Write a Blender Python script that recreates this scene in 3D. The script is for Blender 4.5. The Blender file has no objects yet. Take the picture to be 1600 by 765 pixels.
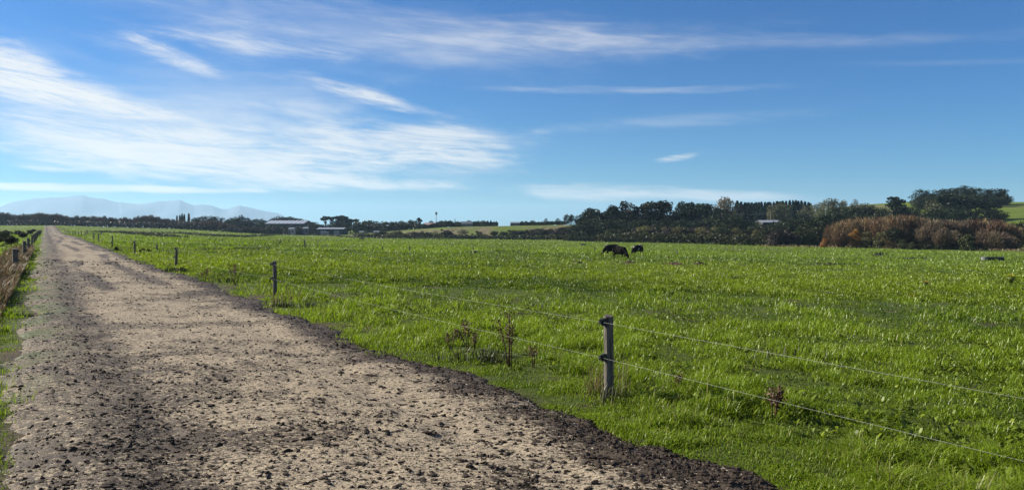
import bpy, bmesh, math, random
import numpy as np
from mathutils import Vector, Matrix
R = math.radians
sc = bpy.context.scene
col = sc.collection
random.seed(7)
rng = np.random.default_rng(11)

# ------------------------------------------------------------------ camera, sky, sun, exposure
F = 1180.0          # focal length in pixels of the 1600 px wide photograph
HY = 354.0          # its horizon row
CAMZ = 1.75
cd = bpy.data.cameras.new('camera'); cam = bpy.data.objects.new('camera', cd); col.objects.link(cam)
cd.sensor_width = 36.0; cd.lens = 36.0 * F / 1600.0
cd.shift_y = -(382.5 - HY) / 1600.0
cd.clip_start = 0.05; cd.clip_end = 60000
cam.location = (0, 0, CAMZ); cam.rotation_euler = (R(90), 0, 0)
sc.camera = cam

SUN_AZ, SUN_EL = -74.0, 29.0      # degrees from the view direction (+Y), negative = left
sd = Vector((math.sin(R(SUN_AZ)) * math.cos(R(SUN_EL)), math.cos(R(SUN_AZ)) * math.cos(R(SUN_EL)), math.sin(R(SUN_EL))))
sl = bpy.data.lights.new('sun', 'SUN'); sl.energy = 5.0; sl.angle = R(0.5); sl.color = (1.0, 0.92, 0.80)
so = bpy.data.objects.new('sun', sl); col.objects.link(so)
so.rotation_euler = sd.to_track_quat('Z', 'Y').to_euler()
so.location = (0, 0, 50)

sc.view_settings.view_transform = 'Standard'; sc.view_settings.look = 'None'
sc.view_settings.gamma = 1.0; sc.view_settings.use_curve_mapping = False
sc.view_settings.exposure = 1.30
SKY_STRENGTH = 0.053
CLOUD = 7.0                        # cloud radiance on the sky's own scale

sc.render.engine = 'CYCLES'
cy = sc.cycles
cy.max_bounces = 5; cy.diffuse_bounces = 3; cy.glossy_bounces = 2; cy.transmission_bounces = 3
cy.volume_bounces = 0; cy.transparent_max_bounces = 6
cy.use_denoising = True
try: cy.denoising_input_passes = 'RGB_ALBEDO_NORMAL'
except Exception: pass


class Nodes:
    def __init__(s, tree): s.t = tree; tree.nodes.clear()
    def n(s, typ, ins=None, **props):
        nd = s.t.nodes.new(typ)
        for k, v in props.items(): setattr(nd, k, v)
        for k, v in (ins or {}).items(): s.set(nd.inputs[k], v)
        return nd
    def set(s, sock, v):
        if isinstance(v, bpy.types.NodeSocket): s.t.links.new(v, sock)
        else: sock.default_value = v
    def m(s, op, a, b=0.0, c=0.0, clamp=False):
        nd = s.t.nodes.new('ShaderNodeMath'); nd.operation = op; nd.use_clamp = clamp
        for i, v in enumerate((a, b, c)): s.set(nd.inputs[i], v)
        return nd.outputs[0]
    def rmp(s, v, a, b, lo=0.0, hi=1.0, smooth=True):
        nd = s.t.nodes.new('ShaderNodeMapRange'); nd.interpolation_type = 'SMOOTHSTEP' if smooth else 'LINEAR'
        for i, x in enumerate((v, a, b, lo, hi)): s.set(nd.inputs[i], x)
        return nd.outputs[0]
    def mix(s, f, a, b, blend='MIX'):
        nd = s.t.nodes.new('ShaderNodeMix'); nd.data_type = 'RGBA'; nd.blend_type = blend
        s.set(nd.inputs[0], f); s.set(nd.inputs[6], a); s.set(nd.inputs[7], b)
        return nd.outputs[2]
    def xyz(s, x, y, z):
        nd = s.t.nodes.new('ShaderNodeCombineXYZ')
        for i, v in enumerate((x, y, z)): s.set(nd.inputs[i], v)
        return nd.outputs[0]
    def noise(s, vec, scale, detail=4.0, rough=0.55, dist=0.0):
        nd = s.n('ShaderNodeTexNoise', {'Vector': vec, 'Scale': scale, 'Detail': detail, 'Roughness': rough, 'Distortion': dist})
        return nd.outputs['Fac']
    def attr(s, name):
        return s.n('ShaderNodeAttribute', attribute_name=name).outputs['Fac']


# ---- sky with wind-drawn cirrus
world = bpy.data.worlds.new('World'); sc.world = world; world.use_nodes = True
W = Nodes(world.node_tree)
sky = W.n('ShaderNodeTexSky', sky_type='NISHITA', sun_disc=False)
sky.sun_elevation = R(SUN_EL); sky.sun_rotation = R(SUN_AZ)
sky.air_density = 1.0; sky.dust_density = 0.15; sky.ozone_density = 3.2; sky.altitude = 0
gen = W.n('ShaderNodeTexCoord').outputs['Generated']
sp = W.n('ShaderNodeSeparateXYZ', {0: gen})
AZ = W.m('ARCTAN2', sp.outputs[0], sp.outputs[1])
EL = W.m('ARCSINE', sp.outputs[2])
def sky_at(px, py):
    az = math.atan((px - 800) / F)
    return az, math.atan((HY - py) / F * math.cos(az))
def streak(angle, lx, ly, seed, detail=6.0, rough=0.6, dist=0.5):
    c, s_ = math.cos(R(angle)), math.sin(R(angle))
    u = W.m('ADD', W.m('MULTIPLY', AZ, c), W.m('MULTIPLY', EL, s_))
    v = W.m('ADD', W.m('MULTIPLY', AZ, -s_), W.m('MULTIPLY', EL, c))
    vec = W.xyz(W.m('MULTIPLY', u, lx), W.m('MULTIPLY', v, ly), seed)
    return W.noise(vec, 1.0, detail, rough, dist)
N_flat = W.rmp(streak(-3, 6, 52, 3.1, 7, 0.6, 0.9), 0.36, 0.68)
N_fine = W.rmp(streak(-5, 9, 70, 8.7, 10, 0.74, 1.6), 0.36, 0.68)
N_tilt = W.rmp(streak(-14, 7, 62, 5.3, 10, 0.72, 1.4), 0.37, 0.68)
N_veil = W.rmp(streak(2, 2.6, 17, 12.4, 5, 0.55, 0.4), 0.35, 0.75)
N_mix = W.m('ADD', W.m('MULTIPLY', N_flat, 0.55), W.m('MULTIPLY', N_fine, 0.55))
N_tmix = W.m('ADD', W.m('MULTIPLY', N_tilt, 0.75), W.m('MULTIPLY', N_fine, 0.35))
edge = W.m('MULTIPLY', W.m('SUBTRACT', streak(-5, 9, 40, 20.0, 4, 0.6, 0.3), 0.5), 1.1)
dens = None
def patch(px, py, wpx, hpx, rot, amp, tex, base=0.12):
    """one bank of cloud: soft elliptical limit (ragged by noise) times drawn-out texture"""
    global dens
    a0, e0 = sky_at(px, py)
    k = 1.0 / F
    du, dv = W.m('SUBTRACT', AZ, a0), W.m('SUBTRACT', EL, e0)
    c, s_ = math.cos(R(rot)), math.sin(R(rot))
    u = W.m('MULTIPLY', W.m('ADD', W.m('MULTIPLY', du, c), W.m('MULTIPLY', dv, s_)), 1 / (wpx * k))
    v = W.m('MULTIPLY', W.m('ADD', W.m('MULTIPLY', du, -s_), W.m('MULTIPLY', dv, c)), 1 / (hpx * k))
    q = W.m('ADD', W.m('SQRT', W.m('ADD', W.m('MULTIPLY', u, u), W.m('MULTIPLY', v, v))), edge)
    f = W.rmp(q, 1.05, 0.15)
    d = W.m('MULTIPLY', f, W.m('MULTIPLY', W.m('ADD', tex, base), amp))
    dens = d if dens is None else W.m('ADD', dens, d)
# the bright banks low on the left and centre, the drawn streaks above, thin veils on the right
patch(10, 115, 170, 44, -13, 1.25, N_tmix, 0.05)
patch(60, 140, 260, 40, -12, 0.5, N_mix)
patch(140, 155, 170, 17, -9, 0.7, N_tmix)
patch(300, 240, 330, 46, -4, 0.85, N_mix)
patch(480, 252, 390, 50, -2, 0.62, N_mix, 0.2)
patch(640, 225, 240, 46, -1, 1.05, N_mix)
patch(330, 265, 330, 30, -4, 0.75, N_mix)
patch(140, 205, 260, 22, -6, 0.6, N_tmix)
patch(565, 146, 125, 17, -14, 0.95, N_tmix)
patch(270, 88, 95, 17, -20, 0.65, N_tmix)
patch(400, 70, 240, 18, -3, 0.38, N_fine)
patch(160, 294, 260, 7, 0, 1.3, N_flat, 0.5)
patch(70, 262, 50, 7, -3, 0.8, N_fine, 0.3)
patch(610, 287, 170, 13, -1, 0.75, N_mix)
patch(930, 300, 170, 17, -1, 0.85, N_mix, 0.35)
patch(1130, 306, 200, 11, -2, 0.6, N_mix, 0.35)
patch(1060, 246, 40, 7, 8, 0.7, N_fine)
patch(780, 70, 520, 40, 0, 0.15, N_flat, 0.5)
patch(620, 40, 620, 40, -2, 0.14, N_flat, 0.5)
patch(980, 141, 300, 8, -1, 0.20, N_flat, 0.5)
patch(1200, 66, 520, 16, -4, 0.12, N_flat, 0.5)
patch(1500, 98, 260, 6, -5, 0.12, N_flat, 0.5)
patch(1050, 190, 260, 16, 2, 0.14, N_flat, 0.4)
patch(420, 130, 260, 60, 0, 0.18, N_veil, 0.3)
patch(200, 190, 460, 140, 0, 0.34, N_veil, 0.45)
patch(560, 60, 520, 70, -3, 0.16, N_veil, 0.5)
# clouds in the rest of the sky, off to the sides and behind
side = W.rmp(W.m('ABSOLUTE', AZ), 0.75, 1.1)
dens = W.m('ADD', dens, W.m('MULTIPLY', W.m('MULTIPLY', N_mix, side), 0.4))
dens = W.m('MULTIPLY', dens, W.rmp(EL, 0.0, 0.02))
dens = W.m('SUBTRACT', 1.0, W.m('EXPONENT', W.m('MULTIPLY', W.m('POWER', dens, 1.3), -1.75)))
skyc = W.n('ShaderNodeHueSaturation', {'Hue': 0.5, 'Saturation': 1.2, 'Value': 1.0, 'Color': sky.outputs[0]}).outputs[0]
skyc = W.mix(1.0, skyc, (0.18, 0.50, 0.81, 1), 'MULTIPLY')
cloudc = W.n('ShaderNodeVectorMath', {0: (1.0, 0.985, 0.96), 'Scale': CLOUD}, operation='SCALE').outputs[0]
bg = W.n('ShaderNodeBackground', {'Color': W.mix(dens, skyc, cloudc), 'Strength': SKY_STRENGTH})
W.t.links.new(bg.outputs[0], W.n('ShaderNodeOutputWorld').inputs['Surface'])
world.cycles.sampling_method = 'MANUAL'; world.cycles.sample_map_resolution = 512


# ------------------------------------------------------------------ helpers
def tag(o, label=None, cat=None, group=None, kind=None):
    if label: o['label'] = label
    if cat: o['category'] = cat
    if group: o['group'] = group
    if kind: o['kind'] = kind
    return o
def mesh_np(name, verts, loops, sizes, attrs=None, smooth=False):
    me = bpy.data.meshes.new(name)
    verts = np.ascontiguousarray(verts, dtype=np.float32)
    loops = np.ascontiguousarray(loops, dtype=np.int32).ravel()
    sizes = np.ascontiguousarray(sizes, dtype=np.int32)
    me.vertices.add(len(verts)); me.vertices.foreach_set('co', verts.ravel())
    me.loops.add(len(loops)); me.loops.foreach_set('vertex_index', loops)
    me.polygons.add(len(sizes))
    st = np.zeros(len(sizes), dtype=np.int32); st[1:] = np.cumsum(sizes)[:-1]
    me.polygons.foreach_set('loop_start', st)
    try: me.polygons.foreach_set('loop_total', sizes)
    except Exception: pass
    me.polygons.foreach_set('use_smooth', np.full(len(sizes), smooth))
    for k, v in (attrs or {}).items():
        a = me.attributes.new(k, 'FLOAT', 'POINT'); a.data.foreach_set('value', np.ascontiguousarray(v, dtype=np.float32))
    me.update(calc_edges=True)
    return me
def obj(name, me, mat=None, parent=None, loc=None):
    o = bpy.data.objects.new(name, me); col.objects.link(o)
    if mat and not me.materials: me.materials.append(mat)
    if parent: o.parent = parent
    if loc is not None: o.location = loc
    return o
def empty(name, loc, rz=0.0):
    o = bpy.data.objects.new(name, None); col.objects.link(o)
    o.location = loc; o.rotation_euler = (0, 0, rz); o.empty_display_size = 0.2
    return o
class Geo:
    """collects shapes for ONE mesh"""
    def __init__(s): s.v = []; s.l = []; s.s = []; s.t = []; s.n = 0
    def add(s, v, faces, tint=0.5):
        v = np.asarray(v, float); s.v.append(v); s.t.append(np.full(len(v), tint))
        for f in faces: s.l.extend([i + s.n for i in f]); s.s.append(len(f))
        s.n += len(v)
    def raw(s, v, loops, sizes, tint):
        s.v.append(v); s.t.append(tint); s.l.extend((np.asarray(loops) + s.n).ravel().tolist()); s.s.extend(list(sizes)); s.n += len(v)
    def box(s, c, d, rz=0.0, tint=0.5):
        x, y, z = [q / 2 for q in d]; co, si = math.cos(rz), math.sin(rz)
        v = [(c[0] + a * co - b * si, c[1] + a * si + b * co, c[2] + e) for e in (-z, z) for a, b in ((-x, -y), (x, -y), (x, y), (-x, y))]
        s.add(v, [(3, 2, 1, 0), (4, 5, 6, 7), (0, 1, 5, 4), (1, 2, 6, 5), (2, 3, 7, 6), (3, 0, 4, 7)], tint)
    def tube(s, pts, rad, n=6, tint=0.5, cap=True):
        pts = [Vector(p) for p in pts]; vs = []; fs = []
        for i, p in enumerate(pts):
            d = (pts[min(i + 1, len(pts) - 1)] - pts[max(i - 1, 0)]).normalized()
            a = d.orthogonal().normalized() if abs(d.z) < 0.98 else Vector((1, 0, 0))
            a = (a - d * a.dot(d)).normalized(); b = d.cross(a)
            for k in range(n):
                t = 2 * math.pi * k / n
                vs.append(p + (a * math.cos(t) + b * math.sin(t)) * rad[i])
        for i in range(len(pts) - 1):
            for k in range(n):
                k2 = (k + 1) % n
                fs.append((i * n + k, i * n + k2, (i + 1) * n + k2, (i + 1) * n + k))
        if cap: fs.append(tuple(range((len(pts) - 1) * n, len(pts) * n))); fs.append(tuple(reversed(range(n))))
        s.add([tuple(v) for v in vs], fs, tint)
    def mesh(s, name, smooth=False):
        return mesh_np(name, np.concatenate(s.v), s.l, s.s, {'tint': np.concatenate(s.t)}, smooth)

def smooth(a, b, x):
    t = np.clip((np.asarray(x, float) - a) / (b - a), 0, 1); return t * t * (3 - 2 * t)
def vnoise(x, y, seed=0):
    x = np.asarray(x, float); y = np.asarray(y, float)
    xi = np.floor(x).astype(np.int64); yi = np.floor(y).astype(np.int64); fx = x - xi; fy = y - yi
    fx = fx * fx * (3 - 2 * fx); fy = fy * fy * (3 - 2 * fy)
    def h(i, j):
        n = (i * 374761393 + j * 668265263 + seed * 974634777) & 0xffffffff
        n = ((n ^ (n >> 13)) * 1274126177) & 0xffffffff
        return ((n ^ (n >> 16)) & 0xffff) / 65535.0
    return (h(xi, yi) * (1 - fx) + h(xi + 1, yi) * fx) * (1 - fy) + (h(xi, yi + 1) * (1 - fx) + h(xi + 1, yi + 1) * fx) * fy
def fbm(x, y, oct=4, seed=0):
    r = 0; a = 0.5; t = 0
    for i in range(oct):
        r = r + a * vnoise(x * 2 ** i, y * 2 ** i, seed + i * 17); t += a; a *= 0.5
    return r / t

# ------------------------------------------------------------------ the lie of the land
UN = (0.851, 0.526); UU = (-0.526, 0.851)     # across and along the track
FENCE_R, FENCE_L = 4.89, -0.94
def track_pq(X, Y): return X * UN[0] + Y * UN[1], X * UU[0] + Y * UU[1]
_rp = [-1500, 300, 480, 560, 620, 700, 760, 880, 950, 1100, 1200, 1270, 1330, 1420, 1500, 1600, 1800, 2100, 2600]
_rv = [0, 0, 0, 1.0, 3.2, 5.4, 6.0, 7.0, 7.6, 8.0, 9.0, 14.0, 21.0, 23.5, 23.0, 22.5, 18, 7, 0]
_dp = [-1500, 560, 700, 800, 880, 1000, 1200, 1300, 1420, 1600, 2600]
_dv = [380, 375, 350, 345, 345, 320, 300, 290, 290, 280, 260]
_mp = [-1500, 560, 700, 880, 1000, 1200, 1600, 2600]
_mv = [40, 45, 45, 50, 120, 260, 310, 300]
def ground(X, Y):
    X = np.asarray(X, float); Y = np.asarray(Y, float)
    p, q = track_pq(X, Y); r = np.hypot(X, Y)
    s = np.maximum(p - FENCE_R + 1.0, 0)
    z = -5.2 * (1 - np.exp(-(s * s / (s + 4.0)) / 120.0))
    th = np.arctan2(X, Y)
    px = np.where(np.abs(th) < 1.15, 800 + F * np.tan(np.clip(th, -1.15, 1.15)), np.where(th > 0, 2600, -1500))
    z = z + 2.2 * smooth(230, 470, r) * (1 - smooth(250, 460, px)) * (px > -1400)
    d0 = np.interp(px, _dp, _dv)
    z = z + np.interp(px, _rp, _rv) * smooth(0, 1, (r - d0) / np.interp(px, _mp, _mv)) * (1 - smooth(900, 2500, r))
    far = smooth(12, 40, r)
    z = z + far * 0.5 * (fbm(X / 45, Y / 45, 3, 5) - 0.5) + 0.35 * smooth(100, 300, r) * (fbm(X / 20, Y / 20, 2, 9) - 0.5)
    lump = smooth(4.25, 5.2, p) + smooth(-0.75, -1.3, p)
    z = z + lump * 0.11 * (fbm(X / 1.1, Y / 1.1, 3, 21) - 0.5) * (1 - 0.6 * smooth(60, 160, r))
    return z
def gz(x, y): return float(ground(np.array([x]), np.array([y]))[0])
def spot(px, D):
    x = (px - 800) / F * D; return x, D, gz(x, D)
def hit(px, py):
    """ground point seen at a pixel of the photograph"""
    D = np.concatenate([np.linspace(4, 60, 600), np.linspace(60, 600, 2400)])
    x = (px - 800) / F * D
    d = ground(x, D) - (CAMZ - (py - HY) / F * D)
    k = np.argmax(d > 0) if (d > 0).any() else len(D) - 1
    return float(x[k]), float(D[k]), float(ground(x[k:k + 1], D[k:k + 1])[0])

# ------------------------------------------------------------------ materials
def mat(name):
    m = bpy.data.materials.new(name); m.use_nodes = True; return m, Nodes(m.node_tree)
def finish(k, shader, disp=None):
    o = k.n('ShaderNodeOutputMaterial'); k.t.links.new(shader, o.inputs['Surface'])
def simple(name, c1, c2, scale=8.0, rough=0.8, bump=0.3, stretch=(1, 1, 1), spec=0.3, metal=0.0):
    m, k = mat(name)
    oc = k.n('ShaderNodeTexCoord').outputs['Object']
    v = k.n('ShaderNodeMapping', {'Vector': oc, 'Scale': stretch}).outputs[0]
    f = k.noise(v, scale, 6, 0.62)
    c = k.mix(k.rmp(f, 0.3, 0.7), (*c1, 1), (*c2, 1))
    b = k.n('ShaderNodeBump', {'Strength': bump, 'Distance': 0.02, 'Height': f})
    p = k.n('ShaderNodeBsdfPrincipled', {'Base Color': c, 'Roughness': rough, 'Specular IOR Level': spec, 'Metallic': metal, 'Normal': b.outputs[0]})
    finish(k, p.outputs[0]); return m
def leafmat(name, dark, light, trans=0.3, gloss=0.04, rough=0.45, third=None, vary=0.25):
    m, k = mat(name)
    t = k.attr('tint')
    c = k.mix(t, (*dark, 1), (*light, 1))
    if third: c = k.mix(k.rmp(t, 0.86, 1.0), c, (*third, 1))
    rnd = k.n('ShaderNodeObjectInfo').outputs['Random']
    c = k.n('ShaderNodeHueSaturation', {'Hue': k.rmp(rnd, 0, 1, 0.5 - 0.02, 0.5 + 0.02, False), 'Saturation': 1.0,
            'Value': k.rmp(rnd, 0, 1, 1 - vary, 1 + vary, False), 'Color': c}).outputs[0]
    d = k.n('ShaderNodeBsdfDiffuse', {'Color': c}); tr = k.n('ShaderNodeBsdfTranslucent', {'Color': c})
    x = k.n('ShaderNodeMixShader', {0: trans, 1: d.outputs[0], 2: tr.outputs[0]})
    g = k.n('ShaderNodeBsdfGlossy', {'Color': (1, 1, 1, 1), 'Roughness': rough})
    y = k.n('ShaderNodeMixShader', {0: gloss, 1: x.outputs[0], 2: g.outputs[0]})
    finish(k, y.outputs[0]); return m

# the field sheet: turf, with bare patches and drier banks
m_ground, k = mat('turf')
pos = k.n('ShaderNodeNewGeometry').outputs['Position']
n1 = k.noise(pos, 0.35, 5, 0.6); n2 = k.noise(pos, 3.0, 6, 0.7); n3 = k.noise(pos, 0.03, 4, 0.55)
c = k.mix(k.rmp(n2, 0.3, 0.72), (0.034, 0.048, 0.008, 1), (0.115, 0.165, 0.010, 1))
c = k.mix(k.m('MULTIPLY', k.rmp(n1, 0.45, 0.75), 0.55), c, (0.070, 0.108, 0.012, 1))
c = k.mix(k.m('MULTIPLY', k.rmp(n3, 0.42, 0.7), 0.35), c, (0.130, 0.165, 0.016, 1))
c = k.mix(k.m('MULTIPLY', k.attr('thatch_shade'), 0.8), c, (0.045, 0.060, 0.012, 1))  # darkens near ground: shade between grass blades put into the colour
c = k.mix(k.attr('soil'), c, k.mix(k.rmp(n2, 0.3, 0.7), (0.030, 0.022, 0.014, 1), (0.085, 0.062, 0.040, 1)))
c = k.mix(k.attr('dry'), c, k.mix(k.rmp(n1, 0.3, 0.7), (0.055, 0.050, 0.028, 1), (0.16, 0.125, 0.075, 1)))
b = k.n('ShaderNodeBump', {'Strength': 1.0, 'Distance': 0.12, 'Height': k.noise(pos, 2.2, 8, 0.75)})
p = k.n('ShaderNodeBsdfPrincipled', {'Base Color': c, 'Roughness': 0.9, 'Specular IOR Level': 0.15, 'Normal': b.outputs[0]})
finish(k, p.outputs[0])

m_track, k = mat('gravel_and_mud')
pos = k.n('ShaderNodeNewGeometry').outputs['Position']
rot = k.n('ShaderNodeMapping', {'Vector': pos, 'Rotation': (0, 0, R(-20)), 'Scale': (1.0, 2.0, 1.0)}).outputs[0]
g1 = k.noise(pos, 55, 4, 0.7); g2 = k.noise(pos, 9, 5, 0.65); g3 = k.noise(pos, 1.1, 4, 0.6); g4 = k.noise(rot, 14, 5, 0.68)
grav = k.mix(k.rmp(g1, 0.25, 0.75), (0.100, 0.082, 0.058, 1), (0.43, 0.358, 0.252, 1))
grav = k.mix(k.m('MULTIPLY', k.rmp(g2, 0.4, 0.75), 0.5), grav, (0.19, 0.15, 0.105, 1))
grav = k.mix(k.m('MULTIPLY', k.rmp(g3, 0.45, 0.75), 0.35), grav, (0.20, 0.165, 0.125, 1))
mud = k.mix(k.rmp(g2, 0.3, 0.7), (0.020, 0.0145, 0.010, 1), (0.070, 0.052, 0.036, 1))
g5 = k.noise(rot, 26, 4, 0.7)
thr = k.m('SUBTRACT', 0.548, k.m('MULTIPLY', k.attr('mud'), 0.26))
fm = k.rmp(k.m('SUBTRACT', k.m('ADD', k.m('MULTIPLY', g4, 0.5), k.m('MULTIPLY', g5, 0.5)), thr), -0.028, 0.028)
c = k.mix(k.m('MULTIPLY', fm, 0.93), grav, mud)
c = k.mix(k.attr('moss'), c, (0.055, 0.085, 0.02, 1))
h = k.m('ADD', k.m('MULTIPLY', g1, 0.25), k.m('ADD', k.m('MULTIPLY', fm, 0.55), k.m('MULTIPLY', g2, 0.5)))
b = k.n('ShaderNodeBump', {'Strength': 0.9, 'Distance': 0.03, 'Height': h})
ro = k.rmp(fm, 0, 1, 0.9, 0.65, False)
p = k.n('ShaderNodeBsdfPrincipled', {'Base Color': c, 'Roughness': ro, 'Specular IOR Level': 0.15, 'Normal': b.outputs[0]})
finish(k, p.outputs[0])

m_clod = simple('wet_mud', (0.016, 0.012, 0.009), (0.055, 0.042, 0.032), 30, 0.8, 0.6, spec=0.1)
m_stone = simple('pale_stone', (0.12, 0.10, 0.075), (0.33, 0.28, 0.21), 20, 0.75, 0.4)
m_soil = simple('turned_soil', (0.016, 0.012, 0.008), (0.055, 0.038, 0.025), 6, 0.95, 0.8)
m_redsoil = simple('red_soil', (0.026, 0.014, 0.009), (0.085, 0.045, 0.028), 5, 0.95, 0.8)
m_grass = leafmat('grass_blade', (0.042, 0.080, 0.006), (0.205, 0.280, 0.012), 0.48, 0.018, 0.45, (0.20, 0.19, 0.06), 0.0)
m_broad = leafmat('dock_leaf', (0.045, 0.078, 0.009), (0.17, 0.235, 0.014), 0.45, 0.02, 0.45, None, 0.0)
m_dry = leafmat('dry_grass', (0.07, 0.045, 0.022), (0.20, 0.145, 0.075), 0.35, 0.03, 0.5, (0.10, 0.12, 0.03), 0.0)
m_rush_shade = leafmat('rush_and_shade_blade', (0.016, 0.024, 0.008), (0.060, 0.068, 0.022), 0.3, 0.03, 0.5, None, 0.0)
m_seed = leafmat('dead_dock', (0.035, 0.022, 0.014), (0.12, 0.060, 0.032), 0.2, 0.02, 0.6, None, 0.1)
m_yellow = leafmat('ragwort_flower', (0.30, 0.20, 0.01), (0.55, 0.40, 0.02), 0.3, 0.02)
m_post = simple('weathered_timber', (0.035, 0.031, 0.025), (0.15, 0.135, 0.11), 9, 0.9, 0.7, (6, 6, 0.6))
m_black = simple('black_plastic', (0.008, 0.008, 0.009), (0.02, 0.02, 0.02), 10, 0.45, 0.05, spec=0.5)
m_wire = simple('galvanised_wire', (0.10, 0.105, 0.095), (0.17, 0.175, 0.16), 30, 0.6, 0.05, metal=0.3)
m_bark = simple('bark', (0.030, 0.024, 0.019), (0.085, 0.070, 0.055), 6, 0.95, 0.8, (1, 1, 0.3))
m_palebark = simple('pale_bark', (0.10, 0.09, 0.075), (0.22, 0.20, 0.17), 6, 0.9, 0.6, (1, 1, 0.3))
m_mount = simple('haze_blue_rock', (0.10, 0.14, 0.20), (0.14, 0.18, 0.23), 0.002, 1.0, 0.0, spec=0.0)  # blue of distance haze put into the rock colour

FOL = {
 'pine':   leafmat('pine_needles', (0.005, 0.009, 0.005), (0.021, 0.031, 0.014), 0.12, 0.008),
 'conifer': leafmat('plantation_needles', (0.005, 0.011, 0.008), (0.017, 0.030, 0.017), 0.12, 0.008),
 'macro':  leafmat('dark_needles', (0.005, 0.009, 0.005), (0.018, 0.027, 0.012), 0.12, 0.008),
 'broad':  leafmat('evergreen_leaf', (0.006, 0.010, 0.005), (0.026, 0.036, 0.014), 0.2, 0.010),
 'shrub':  leafmat('scrub_leaf', (0.009, 0.013, 0.005), (0.052, 0.056, 0.022), 0.2, 0.010),
 'roundleaf': leafmat('round_bush_leaf', (0.012, 0.018, 0.006), (0.070, 0.080, 0.025), 0.2, 0.01),
 'brownscrub': leafmat('brown_scrub_leaf', (0.015, 0.012, 0.010), (0.048, 0.038, 0.029), 0.2, 0.02),
 'bare':   leafmat('bare_twigs', (0.022, 0.015, 0.013), (0.105, 0.068, 0.052), 0.15, 0.01, vary=0.3),
 'willow': leafmat('willow_twigs', (0.030, 0.019, 0.011), (0.165, 0.106, 0.056), 0.2, 0.01, vary=0.3),
 'greytwig': leafmat('grey_willow_twigs', (0.030, 0.021, 0.014), (0.135, 0.097, 0.062), 0.2, 0.01, vary=0.25),
 'orange': leafmat('autumn_leaf', (0.10, 0.050, 0.010), (0.33, 0.175, 0.025), 0.35, 0.02),
 'olive':  leafmat('olive_leaf', (0.045, 0.045, 0.014), (0.14, 0.125, 0.035), 0.3, 0.02),
 'autumn': leafmat('thin_autumn_leaf', (0.070, 0.055, 0.028), (0.20, 0.165, 0.085), 0.35, 0.02),
 'paleg':  leafmat('pale_green_leaf', (0.035, 0.042, 0.018), (0.11, 0.115, 0.048), 0.3, 0.02),
}

# ------------------------------------------------------------------ ground sheet
TH = np.concatenate([np.linspace(R(-180), R(-42), 60, endpoint=False), np.linspace(R(-42), R(42), 520, endpoint=False), np.linspace(R(42), R(180), 60, endpoint=False)])
RR = np.concatenate([[0.4], np.geomspace(0.9, 3, 14, endpoint=False), np.geomspace(3, 60, 330, endpoint=False), np.geomspace(60, 900, 190, endpoint=False), np.geomspace(900, 14000, 50)])
rr, tt = np.meshgrid(RR, TH, indexing='ij')
GX, GY = rr * np.sin(tt), rr * np.cos(tt)
GZ = ground(GX, GY)
nR, nT = rr.shape
i, j = np.meshgrid(np.arange(nR - 1), np.arange(nT), indexing='ij'); j2 = (j + 1) % nT
quads = np.stack([i * nT + j, i * nT + j2, (i + 1) * nT + j2, (i + 1) * nT + j], -1).reshape(-1, 4)[:, ::-1]
gp, gq = track_pq(GX, GY)
under = smooth(-0.5, -0.15, gp) * (1 - smooth(4.0, 4.45, gp)) * (gq < 430)
soil = np.clip(under + 0.9 * smooth(0.66, 0.74, fbm(GX / 0.9, GY / 0.9, 3, 33)) * (rr < 70), 0, 1)
gpx = np.where(np.abs(tt) < 1.0, 800 + F * np.tan(np.clip(tt, -1, 1)), 9999)
d0 = np.interp(gpx, _dp, _dv); rampw = np.interp(gpx, _mp, _mv)
bank = smooth(0, 0.25, (rr - d0) / rampw) * (1 - smooth(0.75, 1.05, (rr - d0) / rampw)) * (gpx > 560) * (gpx < 920)
dry = np.clip(0.85 * bank * smooth(0.35, 0.6, fbm(GX / 9, GY / 9, 3, 3)) + 0.6 * smooth(0.6, 0.75, fbm(GX / 30, GY / 60, 3, 13)) * smooth(60, 200, rr), 0, 1)
dry = np.maximum(dry, np.exp(-((gpx - 757) / 14) ** 2) * bank)
me = mesh_np('field', np.stack([GX, GY, GZ], -1).reshape(-1, 3), np.concatenate([quads.ravel(), np.arange(nT)]),
             np.concatenate([np.full(len(quads), 4), [nT]]), {'soil': soil.ravel(), 'dry': dry.ravel(), 'thatch_shade': (1 - smooth(18, 60, rr)).ravel()}, True)
tag(obj('field', me, m_ground), kind='structure')

# ------------------------------------------------------------------ gravel track
qs = [-4.0]
while qs[-1] < 425: qs.append(qs[-1] + max(0.035, 0.0065 * abs(qs[-1])))
qs = np.array(qs); ps = np.arange(-0.98, 4.86, 0.034)
Q, P = np.meshgrid(qs, ps, indexing='ij')
wob = (fbm(Q / 2.2, Q * 0 + 3.3, 3, 41) - 0.5) * 0.95 * smooth(3, 12, Q) + (fbm(Q / 0.5, P * 0.7, 3, 43) - 0.5) * 0.42
TX, TY = P * UN[0] + Q * UU[0], P * UN[1] + Q * UU[1]
edge_r = 4.12 + wob; edge_l = -0.30 + wob * 0.9
crown = 0.055 * smooth(0, 0.55, P - edge_l) * smooth(0, 0.55, edge_r - P)
drop = -0.10 * (1 - smooth(-0.2, 0.12, P - edge_l)) - 0.10 * (1 - smooth(-0.2, 0.12, edge_r - P))
rut = -0.035 * np.exp(-((P - 0.75 - 0.12 * np.sin(Q / 5)) / 0.28) ** 2) - 0.03 * np.exp(-((P - 2.75 - 0.2 * np.sin(Q / 7)) / 0.3) ** 2)
mudR = smooth(1.0, 0.05, edge_r - P) * (0.62 + 1.3 * (fbm(TX / 0.8, TY / 0.6, 3, 51) - 0.5))
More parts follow.
